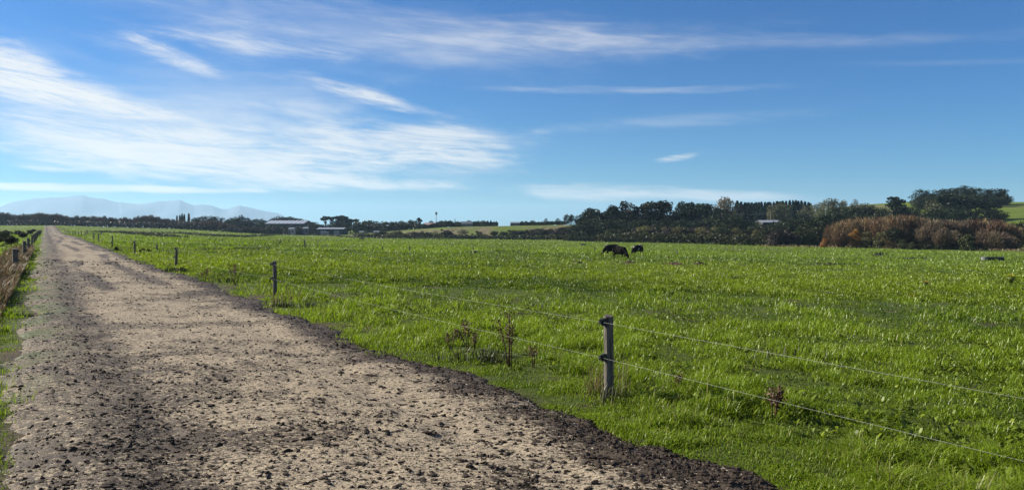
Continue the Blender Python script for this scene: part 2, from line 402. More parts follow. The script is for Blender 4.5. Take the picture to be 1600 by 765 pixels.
mudL = np.exp(-((P - 0.62 - 0.15 * np.sin(Q / 4)) / 0.42) ** 2) * (0.25 + 1.2 * (fbm(TX / 0.9, TY / 0.35, 3, 53) - 0.3)) * 0.45
far_rut = smooth(14, 26, Q) * (np.exp(-((P - 1.55 - 0.35 * np.sin(Q / 9 + 1)) / 0.22) ** 2) + np.exp(-((P - 2.9 - 0.3 * np.sin(Q / 8)) / 0.25) ** 2)) * 0.62 * smooth(0.3, 0.6, fbm(Q / 5, P, 3, 57))
patchy = 0.22 * smooth(0.48, 0.75, fbm(TX / 0.8, TY / 0.5, 4, 55)) + 0.12 * smooth(40, 120, Q)
near_l = 0.22 * np.exp(-((P + 0.1) / 0.8) ** 2)
mudv = np.clip(mudR + mudL + patchy + far_rut + near_l, 0, 1.2)
rough_ = 0.055 * (fbm(TX / 0.24, TY / 0.17, 4, 61) - 0.5) + 0.045 * mudv * (fbm(TX / 0.13, TY / 0.13, 3, 63) - 0.5) * (1 - 0.6 * smooth(20, 60, Q)) + 0.035 * (fbm(TX / 0.7, TY / 0.7, 2, 65) - 0.5)
TZ = ground(TX, TY) + crown + drop + rut + rough_ + 0.03
moss = np.clip(smooth(0.9, 0.0, P - edge_l) * smooth(0.42, 0.6, fbm(TX / 0.5, TY / 0.5, 3, 67)) * 0.75 * smooth(6, 14, Q), 0, 1)
nq, npp = Q.shape
i, j = np.meshgrid(np.arange(nq - 1), np.arange(npp - 1), indexing='ij')
quads = np.stack([i * npp + j, i * npp + j + 1, (i + 1) * npp + j + 1, (i + 1) * npp + j], -1).reshape(-1, 4)
me = mesh_np('gravel_track', np.stack([TX, TY, TZ], -1).reshape(-1, 3), quads, np.full(len(quads), 4), {'mud': mudv.ravel(), 'moss': moss.ravel()}, True)
tag(obj('gravel_track', me, m_track), kind='structure')
def track_z(p, q):
    fi = np.clip(np.searchsorted(qs, q) - 1, 0, nq - 2); fj = np.clip(((p - ps[0]) / 0.034).astype(int), 0, npp - 2)
    return TZ[fi, fj], mudv[fi, fj]

def lumps(n, qlo, qhi, smin, smax, use_mud, seed, bias=0.0):
    g = np.random.default_rng(seed)
    t = g.random(n * 4); q = 1 / (1 / qhi + t * (1 / qlo - 1 / qhi)); p_ = -0.5 + g.random(n * 4) * 4.75
    z, mv = track_z(p_, q)
    keep = g.random(n * 4) < (np.clip(mv * 1.0 + bias, 0.02, 1) if use_mud else 1)
    p_, q, z = p_[keep][:n], q[keep][:n], z[keep][:n]; n = len(p_)
    X, Y = p_ * UN[0] + q * UU[0], p_ * UN[1] + q * UU[1]
    bm = bmesh.new(); bmesh.ops.create_icosphere(bm, subdivisions=1, radius=1.0)
    bv = np.array([v.co[:] for v in bm.verts]); bf = np.array([[v.index for v in f.verts] for f in bm.faces]); bm.free()
    s = smin * (smax / smin) ** (g.random(n) ** 2.6) * np.maximum(1, q / 18)
    sc3 = np.stack([s * (0.6 + 1.6 * g.random(n) ** 2), s * (0.6 + 0.7 * g.random(n)), s * (0.35 + 0.5 * g.random(n))], -1)
    jit = 1 + 0.9 * (g.random((n, len(bv))) - 0.5)
    v = bv[None] * jit[..., None] * sc3[:, None, :]
    a = g.random(n) * 6.28; ca, sa = np.cos(a)[:, None], np.sin(a)[:, None]
    v = np.stack([v[..., 0] * ca - v[..., 1] * sa, v[..., 0] * sa + v[..., 1] * ca, v[..., 2]], -1)
    v += np.stack([X, Y, z + sc3[:, 2] * 0.25], -1)[:, None, :]
    f = (bf[None] + (np.arange(n) * len(bv))[:, None, None]).reshape(-1, 3)
    return v.reshape(-1, 3), f
v, f = lumps(60000, 3.0, 45, 0.003, 0.022, True, 71, 0.24)
tag(obj('mud_clods', mesh_np('mud_clods', v, f, np.full(len(f), 3)), m_clod), 'dark clods of trodden mud scattered over the pale gravel track', 'mud', kind='stuff')
v, f = lumps(9000, 3.0, 30, 0.003, 0.012, False, 73)
tag(obj('gravel_stones', mesh_np('gravel_stones', v, f, np.full(len(f), 3)), m_stone), 'small pale stones loose on the gravel track', 'gravel', kind='stuff')

# ------------------------------------------------------------------ grass
def blade_mesh(name, X, Y, Z, h, w, tint, g, lean=0.95, droop=0.45):
    n = len(X); az = g.random(n) * 6.283; la = az + 1.57 + (g.random(n) - 0.5) * 1.2
    ax, ay = np.cos(az) * w / 2, np.sin(az) * w / 2
    l = h * lean * (0.3 + g.random(n)); lx, ly = np.cos(la) * l, np.sin(la) * l
    V = np.empty((n, 5, 3))
    V[:, 0] = np.stack([X - ax, Y - ay, Z - 0.015], -1); V[:, 1] = np.stack([X + ax, Y + ay, Z - 0.015], -1)
    mx, my, mz = X + lx * 0.38, Y + ly * 0.38, Z + h * 0.62
    V[:, 2] = np.stack([mx - ax * 0.85, my - ay * 0.85, mz], -1); V[:, 3] = np.stack([mx + ax * 0.85, my + ay * 0.85, mz], -1)
    V[:, 4] = np.stack([X + lx, Y + ly, Z + h * (1 - droop * g.random(n))], -1)
    b = (np.arange(n) * 5)[:, None]
    L = np.concatenate([b + 0, b + 1, b + 3, b + 2, b + 2, b + 3, b + 4], 1)
    S = np.tile([4, 3], n)
    return mesh_np(name, V.reshape(-1, 3), L, S, {'tint': np.repeat(tint, 5)})
def scatter(n, dlo, dhi, g, power='inv', half=45.0):
    t = g.random(n)
    d = 1 / (1 / dhi + t * (1 / dlo - 1 / dhi)) if power == 'inv' else dlo * (dhi / dlo) ** t
    a = R(half) * (2 * g.random(n) - 1)
    return np.tan(a) * d, d
def field_mask(X, Y, g):
    p, q = track_pq(X, Y)
    e = (fbm(q / 2.2, q * 0 + 3.3, 3, 41) - 0.5) * 0.95 * smooth(3, 12, q) + (fbm(q / 0.5, p * 0.7, 3, 43) - 0.5) * 0.42
    right = p > 4.16 + e + 0.10 * g.random(len(X)) - 0.06 - 0.75 * smooth(0.60, 0.70, fbm(X / 0.35, Y / 0.35, 3, 111)) * g.random(len(X))
    left = p < -0.36 + e * 0.9 - 0.35 * g.random(len(X)) ** 2 + 0.3 * (g.random(len(X)) < 0.12)
    th = np.arctan2(X, Y); px = 800 + F * np.tan(th)
    lim = np.interp(px, [-1500, 560, 700, 800, 880, 1000, 1180], [380, 375, 350, 345, 330, 300, 262]) - 2
    lim = np.where(px > 1180, np.interp(px, [1180, 1230, 1600, 1700], [262, 222, 188, 186]), lim); lim = np.where(px < 470, 470, lim)
    return (right | left) & (np.hypot(X, Y) < lim)
grass_parts = []
def grass_layer(n, dlo, dhi, seed, wmin, wk, hlo, hhi, name, power='inv'):
    g = np.random.default_rng(seed)
    X, Y = scatter(n, dlo, dhi, g, power)
    k = field_mask(X, Y, g)
    big = fbm(X / 2.6, Y / 2.6, 3, 81); sm = fbm(X / 0.38, Y / 0.38, 3, 83); vb = fbm(X / 14, Y / 14, 3, 85)
    k &= g.random(len(X)) < 0.40 + 0.9 * smooth(0.36, 0.62, sm)
    X, Y, big, sm, vb = X[k], Y[k], big[k], sm[k], vb[k]
    d = np.hypot(X, Y); p, q = track_pq(X, Y)
    n = len(X)
    h = (hlo + (hhi - hlo) * g.random(n) ** 1.6) * (0.5 + 1.0 * smooth(0.35, 0.7, sm)) * (0.7 + 0.6 * big)
    h *= 0.5 + 1.1 * smooth(0.35, 0.65, fbm(X / 1.1, Y / 1.6, 3, 89))
    h *= 1 - 0.45 * np.exp(-((p - 4.3) / 0.3) ** 2)
    h *= np.where(p < 0, 0.65, 1)
    w = np.maximum(wmin * (0.6 + 0.9 * g.random(n)), wk * d)
    med = fbm(X / 1.1, Y / 1.6, 3, 89)
    tint = np.clip(0.20 + 0.55 * g.random(n) + 1.1 * (vb - 0.5) + 0.6 * (sm - 0.5) + 1.3 * (med - 0.5), 0, 0.83)
    yel = g.random(n) < (0.015 + 0.10 * np.exp(-((p - 4.9) / 0.5) ** 2))
    tint = np.where(yel, 0.88 + 0.12 * g.random(n), tint)
    h = np.where(yel, h * 1.35, h)
    o = obj(name, blade_mesh(name, X, Y, ground(X, Y), h, w, tint, g), m_grass)
    tag(o, {'g1': 'short bright green pasture grass in the near field and along the track verge', 'g2': 'green pasture grass in the middle of the paddock', 'g3': 'far green pasture grass reaching to the trees'}[{0: 'g1', 1: 'g2', 2: 'g3'}[len(grass_parts)]], 'grass', kind='stuff')
    grass_parts.append(o)
grass_layer(1020000, 3.3, 26, 101, 0.0065, 0.0009, 0.03, 0.115, 'grass')
grass_layer(520000, 24, 75, 102, 0.014, 0.0010, 0.04, 0.13, 'grass')
grass_layer(290000, 70, 480, 103, 0.05, 0.0010, 0.06, 0.18, 'grass', 'log')
# broad weeds (dock, plantain) growing through the turf
g = np.random.default_rng(105)
X, Y = scatter(22000, 5, 60, g); k_ = field_mask(X, Y, g) & (g.random(22000) < 0.15 + 1.4 * smooth(0.52, 0.68, fbm(X / 3.2, Y / 3.2, 3, 87))); X, Y = X[k_], Y[k_]
p_, _q = track_pq(X, Y); k_ = p_ > 5.3; X, Y = X[k_], Y[k_]
m = len(X); rep = 7
cx, cyy = np.repeat(X, rep), np.repeat(Y, rep)
aa = g.random(m * rep) * 6.283; L_ = 0.05 + 0.09 * g.random(m * rep); ww = L_ * (0.16 + 0.16 * g.random(m * rep)); el = 0.35 + 0.9 * g.random(m * rep)
zz = ground(cx, cyy)
V = np.empty((m * rep, 6, 3)); dx, dy = np.cos(aa), np.sin(aa); nx, ny = -dy, dx
for idx, (t, wf) in enumerate(((0.0, 0.0), (0.35, 1.0), (0.35, -1.0), (0.72, 0.75), (0.72, -0.75), (1.0, 0.0))):
    V[:, idx, 0] = cx + dx * L_ * t * np.cos(el) + nx * ww * wf * 0.5
    V[:, idx, 1] = cyy + dy * L_ * t * np.cos(el) + ny * ww * wf * 0.5
    V[:, idx, 2] = zz + 0.02 + L_ * np.sin(el) * (t - 0.35 * t * t) + 0.01 * abs(wf)
b_ = (np.arange(m * rep) * 6)[:, None]
LL = np.concatenate([b_ + 0, b_ + 2, b_ + 1, b_ + 1, b_ + 2, b_ + 4, b_ + 3, b_ + 3, b_ + 4, b_ + 5], 1)
me = mesh_np('weed_leaves', V.reshape(-1, 3), LL, np.tile([3, 4, 3], m * rep), {'tint': np.repeat(np.clip(g.random(m * rep), 0, 1), 6)})
tag(obj('weed_leaves', me, m_broad), 'broad leaved weeds growing through the near pasture', 'weeds', kind='stuff')
# rank dry grass under the two fence lines
g = np.random.default_rng(107)
qn = 7 + 60 * g.random(26000) ** 1.5
pn = FENCE_L + 0.22 - np.abs(g.normal(0, 0.5, 26000)); X, Y = pn * UN[0] + qn * UU[0], pn * UN[1] + qn * UU[1]
for tx, ty, tn, tsp in ((938, 621, 80, 0.07), (956, 623, 24, 0.09), (432, 477, 24, 0.12), (1010, 625, 24, 0.35), (450, 470, 30, 0.4)):
    hx, hy, _ = hit(tx, ty); X[:tn] = hx + g.normal(0, tsp, tn); Y[:tn] = hy + g.normal(0, tsp, tn); X = np.roll(X, -tn); Y = np.roll(Y, -tn)
dd = np.hypot(X, Y)
me = blade_mesh('dry_grass', X, Y, ground(X, Y), 0.14 + 0.42 * g.random(26000) * smooth(0.3, 0.6, fbm(X / 1.2, Y / 1.2, 2, 91)), np.maximum(0.006, 0.0009 * dd), np.where(g.random(26000) < 0.25, 0.9 + 0.1 * g.random(26000), 0.85 * g.random(26000)), g, 0.45)
tag(obj('dry_grass', me, m_dry), 'tall brown dead grass under the wire fence on the track edge', 'dry grass', kind='stuff')
# dark rush and rough-grass strips along the drains far across the paddock, then shade tufts near the posts
X = []; Y = []; g = np.random.default_rng(109)
for line, n_ in (([(205, 365.5), (240, 367), (270, 371)], 1500), ([(300, 367), (340, 369), (380, 370), (420, 367), (480, 366.5)], 2600), ([(480, 367.5), (560, 371), (640, 373), (700, 373.2), (745, 372)], 2600), ([(160, 363), (200, 363.5), (300, 364.5)], 800)):
    pts = np.array([hit(*q)[:2] for q in line]); t = g.random(n_) * (len(pts) - 1); ii = t.astype(int); fr = (t - ii)[:, None]
    pp = pts[ii] * (1 - fr) + pts[ii + 1] * fr + g.normal(0, 1.6, (n_, 2)); X.append(pp[:, 0]); Y.append(pp[:, 1])
for cxp, cyp, n_, sp_ in ((785, 392.5, 260, 22), (808, 392.5, 200, 14), (437, 379.5, 260, 16), (740, 394, 120, 10), (395, 389, 200, 40), (330, 390, 120, 30), (1045, 441, 90, 14), (1430, 404, 160, 30), (1370, 399, 90, 14), (1160, 436, 100, 30), (545, 392, 160, 60), (1300, 413, 160, 60)):
    for _ in range(n_):
        hx = hit(cxp + g.normal(0, sp_ * 0.4), cyp + g.normal(0, 0.5)); X.append(np.array([hx[0]])); Y.append(np.array([hx[1]]))
for cxp, cyp, n_, sp_ in ((760, 566, 90, 0.14), (778, 570, 50, 0.12), (705, 566, 40, 0.12), (484, 482, 60, 0.14), (443, 480, 60, 0.12), (283, 424, 50, 0.18), (268, 424, 30, 0.12), (345, 441, 40, 0.3), (950, 632, 40, 0.10), (1245, 560, 40, 0.25), (30, 427, 30, 0.2), (215, 396, 30, 0.3), (178, 393, 30, 0.3)):  # dark tufts standing in for shadow at post feet and hollows by docks
    hx, hy, _ = hit(cxp, cyp); X.append(hx + g.normal(0, sp_, n_)); Y.append(hy + g.normal(0, sp_ * 0.8, n_))
X = np.concatenate(X); Y = np.concatenate(Y); n = len(X)
me = blade_mesh('rushes', X, Y, ground(X, Y), np.where(np.hypot(X, Y) > 140, 0.3 + 0.6 * g.random(n), 0.08 + 0.16 * g.random(n)), np.maximum(0.006, 0.0013 * np.hypot(X, Y)) * (0.5 + g.random(n)), g.random(n), g, 0.5)
tag(obj('rushes', me, m_rush_shade), 'dark rushes and rough grass along the drains, plus tufts added as shade by posts', 'rushes', kind='stuff')

# ------------------------------------------------------------------ mountains
prof = [(-700, 330), (-450, 318), (-300, 326), (-150, 314), (-60, 320), (0, 322), (22, 315), (45, 311), (60, 309), (85, 308), (100, 307), (128, 305.5), (150, 308.5), (165, 311), (185, 315.5), (195, 316), (220, 319), (240, 315), (260, 313), (282, 312), (292, 317), (304, 321.5), (318, 318.5), (332, 321), (346, 326), (358, 326), (372, 321), (385, 323), (400, 327), (415, 330.5), (432, 332), (440, 336), (470, 346), (520, 353)]
pxs = np.linspace(-700, 520, 420); ths = np.arctan((pxs - 800) / F)
rs = np.linspace(7600, 11800, 60)
tt2, rr2 = np.meshgrid(ths, rs, indexing='ij')
top = np.interp(pxs, [a for a, b in prof], [b for a, b in prof]) + 3.0 * (fbm(pxs / 10, pxs * 0, 4, 95) - 0.5)
Yd = 9400.0
H = np.maximum(0, CAMZ - (top - HY) / F * Yd + 6)
bumpr = np.exp(-((rr2 * np.cos(tt2) - Yd) / 650) ** 2)
X2, Y2 = rr2 * np.tan(tt2), rr2
bumpr = np.exp(-((Y2 - Yd) / (520 + 420 * fbm(X2 / 420, Y2 / 1600, 4, 97))) ** 2)
Z2 = -8 + H[:, None] * bumpr
na, nb = Z2.shape
i, j = np.meshgrid(np.arange(na - 1), np.arange(nb - 1), indexing='ij')
quads = np.stack([i * nb + j, (i + 1) * nb + j, (i + 1) * nb + j + 1, i * nb + j + 1], -1).reshape(-1, 4)
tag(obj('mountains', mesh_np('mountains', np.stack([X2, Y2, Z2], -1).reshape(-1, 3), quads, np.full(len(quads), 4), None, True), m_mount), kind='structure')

# the air that fades the far mountains
bm = bmesh.new(); bmesh.ops.create_cube(bm, size=1.0)
me = bpy.data.meshes.new('haze'); bm.to_mesh(me); bm.free()
m_haze, k = mat('haze_air')
vol = k.n('ShaderNodeVolumePrincipled', {'Color': (0.50, 0.78, 1.0, 1), 'Density': 0.85e-4, 'Anisotropy': 0.2})
o_ = k.n('ShaderNodeOutputMaterial'); k.t.links.new(vol.outputs[0], o_.inputs['Volume'])
hz = obj('haze', me, m_haze); hz.location = (0, 0, 200); hz.scale = (30000, 30000, 430)
tag(hz, 'pale blue distance haze over the whole plain', 'haze', kind='stuff')

# ------------------------------------------------------------------ trees
def cards(centers, normals, size, tint, g, ratio=1.0):
    """leaf clumps: one irregular quad each"""
    n = len(centers)
    r = g.normal(size=(n, 3)); a = np.cross(normals, r); a /= np.linalg.norm(a, axis=1, keepdims=True) + 1e-9
    b = np.cross(normals, a); b /= np.linalg.norm(b, axis=1, keepdims=True) + 1e-9
    s = size[:, None]
    V = np.stack([centers - a * s * (0.6 + 0.5 * g.random((n, 1))), centers - b * s * ratio * (0.4 + 0.5 * g.random((n, 1))), centers + a * s * (0.6 + 0.5 * g.random((n, 1))), centers + b * s * ratio * (0.4 + 0.5 * g.random((n, 1)))], 1)
    return V.reshape(-1, 3), np.repeat(tint, 4)
def quadmesh(name, V, T):
    n = len(V) // 4
    return mesh_np(name, V, np.arange(n * 4), np.full(n, 4), {'tint': T})
def blobs(name, cl, n, size, g, shell=0.55, flat=1.0):
    cl = np.array(cl, float); w = (cl[:, 3] * cl[:, 4] * cl[:, 5]) ** 0.6; idx = g.choice(len(cl), n, p=w / w.sum())
    d = g.normal(size=(n, 3)); d /= np.linalg.norm(d, axis=1, keepdims=True)
    r = (shell + (1.08 - shell) * g.random(n) ** 0.7)[:, None]
    c = cl[idx, :3] + d * r * cl[idx, 3:6]
    nr = d * 0.7 + g.normal(size=(n, 3)) * 0.6; nr[:, 2] = nr[:, 2] * flat + (1 - flat) * 1.2; nr /= np.linalg.norm(nr, axis=1, keepdims=True)
    ct = g.random(len(cl)) * 0.5
    t = np.clip(ct[idx] + 0.5 * g.random(n), 0, 1)
    V, T = cards(c, nr, size * (0.6 + 0.8 * g.random(n)), t, g)
    return quadmesh(name, V, T)
def strips(name, base, tip, w, tint, g):
    n = len(base); d = tip - base; r = g.normal(size=(n, 3)); a = np.cross(d, r); a /= np.linalg.norm(a, axis=1, keepdims=True) + 1e-9
    mid = base + d * 0.55 + g.normal(size=(n, 3)) * 0.06 * np.linalg.norm(d, axis=1, keepdims=True)
    w = w[:, None]
    V = np.stack([base - a * w / 2, base + a * w / 2, mid + a * w * 0.4, mid - a * w * 0.4, tip], 1)
    b = (np.arange(n) * 5)[:, None]
    return mesh_np(name, V.reshape(-1, 3), np.concatenate([b, b + 1, b + 2, b + 3, b + 3, b + 2, b + 4], 1), np.tile([4, 3], n), {'tint': np.repeat(tint, 5)})
def trunk(h, r, limbs, g, n=6, sway=0.03, fork=0.35):
    G = Geo(); pts = [(0, 0, -0.4)]; rad = [r * 1.25]
    for t in (0.12, 0.35, 0.6, 0.85, 1.0):
        pts.append((g.normal() * sway * h * t, g.normal() * sway * h * t, h * t)); rad.append(r * (1 - 0.85 * t))
    G.tube(pts, rad, n)
    for e in limbs:
        e = np.array(e[:3]); z0 = max(fork * h, min(e[2] * 0.55, h * 0.9)); t = z0 / h
        i0 = min(int(t * 5), 4); st = np.array(pts[i0 + 1]) * np.array([1, 1, 0]) + np.array([0, 0, z0])
        m_ = (st + e) / 2 + np.array([0, 0, 0.04 * h]); G.tube([tuple(st), tuple(m_), tuple(e)], [r * 0.42, r * 0.26, r * 0.08], 4)
    return G.mesh('trunk', True)

VAR = {}
def protos():
    g = np.random.default_rng(201)
    U = lambda a, b: a + (b - a) * g.random()
    for kind, cnt in (('pine', 5), ('macro', 3), ('conifer', 4), ('broad', 4), ('shrub', 5), ('brownscrub', 3), ('bare', 5), ('willow', 5), ('greytwig', 3), ('orange', 2), ('olive', 3), ('autumn', 2), ('paleg', 3), ('poplar', 3), ('umbrella', 4), ('roundbush', 1)):
        VAR[kind] = []
        for q in range(cnt):          # every variant is 10 m tall, scaled when placed
            if kind == 'pine':
                cl = []
                for _ in range(15):
                    z = U(3.0, 9.0); rad = U(0.9, 2.9) * (1 - 0.55 * max(0, (z - 7) / 3)); a = U(0, 6.28); s = U(0.8, 1.5)
                    cl.append((math.cos(a) * rad, math.sin(a) * rad, z, s * 1.15, s * 1.15, s * U(0.5, 0.8)))
                cl.append((U(-.4, .4), U(-.4, .4), 9.1, 1.1, 1.1, 0.75)); cl.append((0, 0, 6, 1.4, 1.4, 2.2))
                VAR[kind].append((trunk(9.2, 0.26, cl[:10], g), m_bark, blobs('crown', cl, 2400, 0.27, g), FOL['pine']))
            elif kind == 'umbrella':
                cl = []
                for _ in range(9):
                    a = U(0, 6.28); rad = U(0.3, 2.3); s = U(0.7, 1.3); cl.append((math.cos(a) * rad, math.sin(a) * rad, U(7.9, 9.2) - 0.12 * rad * rad, s, s, s * 0.5))
                for _ in range(2): a = U(0, 6.28); cl.append((math.cos(a), math.sin(a), U(5.5, 7), 0.6, 0.6, 0.4))
                VAR[kind].append((trunk(8.8, 0.24, cl[:8], g), m_bark, blobs('crown', cl, 1300, 0.27, g), FOL['pine']))
            elif kind == 'macro':
                cl = []
                for t_ in range(9):
                    z = 1.6 + t_ * 0.95
                    for _ in range(3):
                        rad = U(0.8, 4.0) * math.sin(math.pi * min(1, (z + 1.2) / 11.6)) ; a = U(0, 6.28); s = U(0.8, 1.35)
                        cl.append((math.cos(a) * rad, math.sin(a) * rad, z, s * 1.5, s * 1.5, s * 0.45))
                VAR[kind].append((trunk(8.6, 0.42, cl[::2], g), m_bark, blobs('crown', cl, 3400, 0.27, g), FOL['macro']))
            elif kind == 'conifer':
                n = 1500; z = 0.8 + 9.2 * g.random(n) ** 1.15; a = g.random(n) * 6.28
                rmax = (10.1 - z) * 0.24 * (0.75 + 0.25 * np.sin(z * 5.0)) + 0.08; rad = rmax * (0.35 + 0.75 * g.random(n) ** 0.6)
                c = np.stack([np.cos(a) * rad, np.sin(a) * rad, z - rad * 0.25], -1); nr = np.stack([np.cos(a) * 0.6, np.sin(a) * 0.6, 0.7 + 0 * a], -1) + g.normal(size=(n, 3)) * 0.4
                nr /= np.linalg.norm(nr, axis=1, keepdims=True)
                V, T = cards(c, nr, 0.26 * (0.6 + 0.8 * g.random(n)), np.clip(g.random(n) * 0.8 + 0.2 * np.sin(z * 5), 0, 1), g)
                VAR[kind].append((trunk(9.4, 0.16, [], g, 5, 0.005), m_bark, quadmesh('crown', V, T), FOL['conifer']))
            elif kind in ('broad', 'paleg', 'autumn', 'olive'):
                cl = [(0, 0, 5.0, 2.4, 2.4, 3.0)]
                for _ in range(22 if kind == 'broad' else 17):
                    a = U(0, 6.28); z = U(1.0 if kind == 'broad' else 2.2, 8.6); rad = U(1.2, 3.4) * math.sin(math.pi * min(0.97, max(0.22, z / 10))) + 0.2; s = U(0.9, 1.6)
                    cl.append((math.cos(a) * rad, math.sin(a) * rad, z, s * 1.1, s * 1.1, s * 0.85))
                cl.append((U(-.6, .6), U(-.6, .6), 8.9, 1.2, 1.2, 1.0))
                n = {'broad': 2700, 'paleg': 1500, 'autumn': 1150, 'olive': 2000}[kind]
                VAR[kind].append((trunk(8.2, 0.28, cl[1:12], g), m_palebark if kind in ('paleg', 'autumn') else m_bark, blobs('crown', cl, n, 0.25, g, 0.45), FOL[kind]))
            elif kind in ('shrub', 'brownscrub', 'orange', 'roundbush'):
                cl = []
                if kind == 'roundbush':
                    for _ in range(26):
                        a = U(0, 6.28); e = U(0.0, 1.45); cl.append((math.cos(a) * math.cos(e) * 4.0, math.sin(a) * math.cos(e) * 4.0, 0.8 + 7.2 * math.sin(e), 1.5, 1.5, 1.4))
                    cl.append((0, 0, 3.5, 3.8, 3.8, 4.2)); n = 5200
                else:
                    for _ in range(13):
                        a = U(0, 6.28); z = U(1.2, 7.6); rad = U(0.6, 5.0) * math.sqrt(max(0.05, 1 - (z / 9.2) ** 2)); s = U(1.2, 2.3)
                        cl.append((math.cos(a) * rad, math.sin(a) * rad, z, s * 1.25, s * 1.25, s))
                    cl.append((0, 0, 3.5, 3.6, 3.6, 3.2)); cl.append((U(-1, 1), U(-1, 1), 8.2, 1.6, 1.6, 1.4)); n = 2300
                VAR[kind].append((trunk(7, 0.34, cl[:7], g, 5, 0.04, 0.1), m_bark, blobs('crown', cl, n, 0.42, g, 0.5), FOL['roundleaf' if kind == 'roundbush' else kind]))
            elif kind in ('bare', 'willow', 'greytwig'):
                low = 2.2 if kind == 'bare' else 0.3
                n = 1900 if kind == 'bare' else 2300
                limbs = []
                for _ in range(14 if kind == 'bare' else 22):
                    a = U(0, 6.28); z = U(4.5, 9.2); rad = U(0.5, 2.9) * math.sqrt(max(0.1, 1 - ((z - 5) / 5.6) ** 2)); limbs.append((math.cos(a) * rad, math.sin(a) * rad, z))
                a = g.random(n) * 6.28; u = g.random(n) ** 0.5; rad = u * 3.1 * (0.8 + 0.4 * fbm(a * 1.3 + q * 9, a * 0, 2, 7))
                zt = 10.0 * np.sqrt(1 - 0.80 * u ** 2) * (0.74 + 0.42 * fbm(np.cos(a) * rad / 1.1 + 9 * q, np.sin(a) * rad / 1.1, 2, 19))
                z = low + (np.clip(zt, 1.5, 10) - low) * g.random(n) ** (0.55 if kind == 'bare' else 0.7)
                base = np.stack([np.cos(a) * rad * (0.35 + 0.65 * z / zt), np.sin(a) * rad * (0.35 + 0.65 * z / zt), z * 0.93], -1)
                up = np.stack([np.cos(a) * 0.32 * u, np.sin(a) * 0.32 * u, 0.9 + 0 * a], -1) + g.normal(size=(n, 3)) * 0.24
                tip = base + up / np.linalg.norm(up, axis=1, keepdims=True) * (0.6 + 1.3 * g.random((n, 1)))
                tip[:, 2] = np.minimum(tip[:, 2], 10.0)
                w = (0.08 + 0.09 * g.random(n)) * (1.0 if kind == 'bare' else 1.1)
                tint = np.clip(0.15 + 0.55 * g.random(n) + 0.3 * (z / 10) + 0.25 * (fbm(a * 2, z, 2, 5 + q) - 0.5), 0, 1)  # tint rises with height: shaded stems and brighter tops put into the colour
                VAR[kind].append((trunk(8.4, 0.20, limbs, g, 5, 0.03, 0.3 if kind == 'bare' else 0.08), m_bark if kind == 'bare' else m_palebark, strips('crown', base, tip, w, tint, g), FOL[kind]))
            elif kind == 'poplar':
                n = 1300; z = 0.8 + 9.2 * g.random(n); a = g.random(n) * 6.28; rad = 0.75 * np.sqrt(np.clip(np.sin(np.pi * np.clip(z / 10.3, 0, 1)), 0, 1)) * g.random(n) ** 0.5
                base = np.stack([np.cos(a) * rad, np.sin(a) * rad, z - 0.6], -1); tip = base + np.stack([np.cos(a) * 0.2, np.sin(a) * 0.2, 0.9 + 0 * a], -1)
                VAR[kind].append((trunk(9.6, 0.16, [], g, 5, 0.004), m_bark, strips('crown', base, tip, 0.12 + 0.1 * g.random(n), g.random(n), g), FOL['bare']))
protos()
NAME = {'pine': 'pine_tree', 'umbrella': 'pine_tree', 'macro': 'cypress_tree', 'conifer': 'conifer_tree', 'broad': 'evergreen_tree', 'paleg': 'pale_green_tree', 'autumn': 'autumn_tree', 'olive': 'olive_green_tree', 'shrub': 'shrub', 'brownscrub': 'shrub', 'orange': 'autumn_bush', 'roundbush': 'round_bush', 'bare': 'bare_tree', 'willow': 'willow_tree', 'greytwig': 'willow_tree', 'poplar': 'poplar_tree'}
CAT = {'shrub': 'shrub', 'brownscrub': 'shrub', 'orange': 'bush', 'roundbush': 'bush', 'willow': 'willow', 'greytwig': 'willow', 'poplar': 'poplar'}
def tree(kind, px, top, D, label, group=None, wide=1.0, mats=None):
    x, y, z = spot(px, D)
    ztop = CAMZ - (top - HY) / F * D
    h = max(0.35, ztop - z); s = h / 10.0
    tm, tmat, cm, cmat = VAR[kind][random.randrange(len(VAR[kind]))]
    e = empty(NAME[kind], (x, y, z - 0.05), random.uniform(0, 6.28)); e.scale = (s * wide, s * wide, s)
    obj('trunk', tm, tmat, e); obj('crown', cm, cmat, e)
    tag(e, label, CAT.get(kind, 'tree'), group)
    return e
def row(kinds, profile, D0, D1, label, group, step, wide=(0.8, 1.2), jit=1.2, djit=6):
    xs = [a for a, b in profile]; px = xs[0]
    while px <= xs[-1]:
        t = (px - xs[0]) / max(1, xs[-1] - xs[0]); kd = random.choice(kinds)
        tree(kd, px, float(np.interp(px, xs, [b for a, b in profile])) + random.uniform(-0.4, 1) * jit, D0 + (D1 - D0) * t + random.uniform(-djit, djit), label[kd] if isinstance(label, dict) else label, group, random.uniform(*wide))
        px += step * random.uniform(0.75, 1.25)
def spots(kind, lst, D, label, group, wide=1.0, djit=4):
    for q in lst:
        tree(kind, q[0], q[1], D + random.uniform(-djit, djit), label, group, wide * (q[2] if len(q) > 2 else 1) * random.uniform(0.92, 1.08))

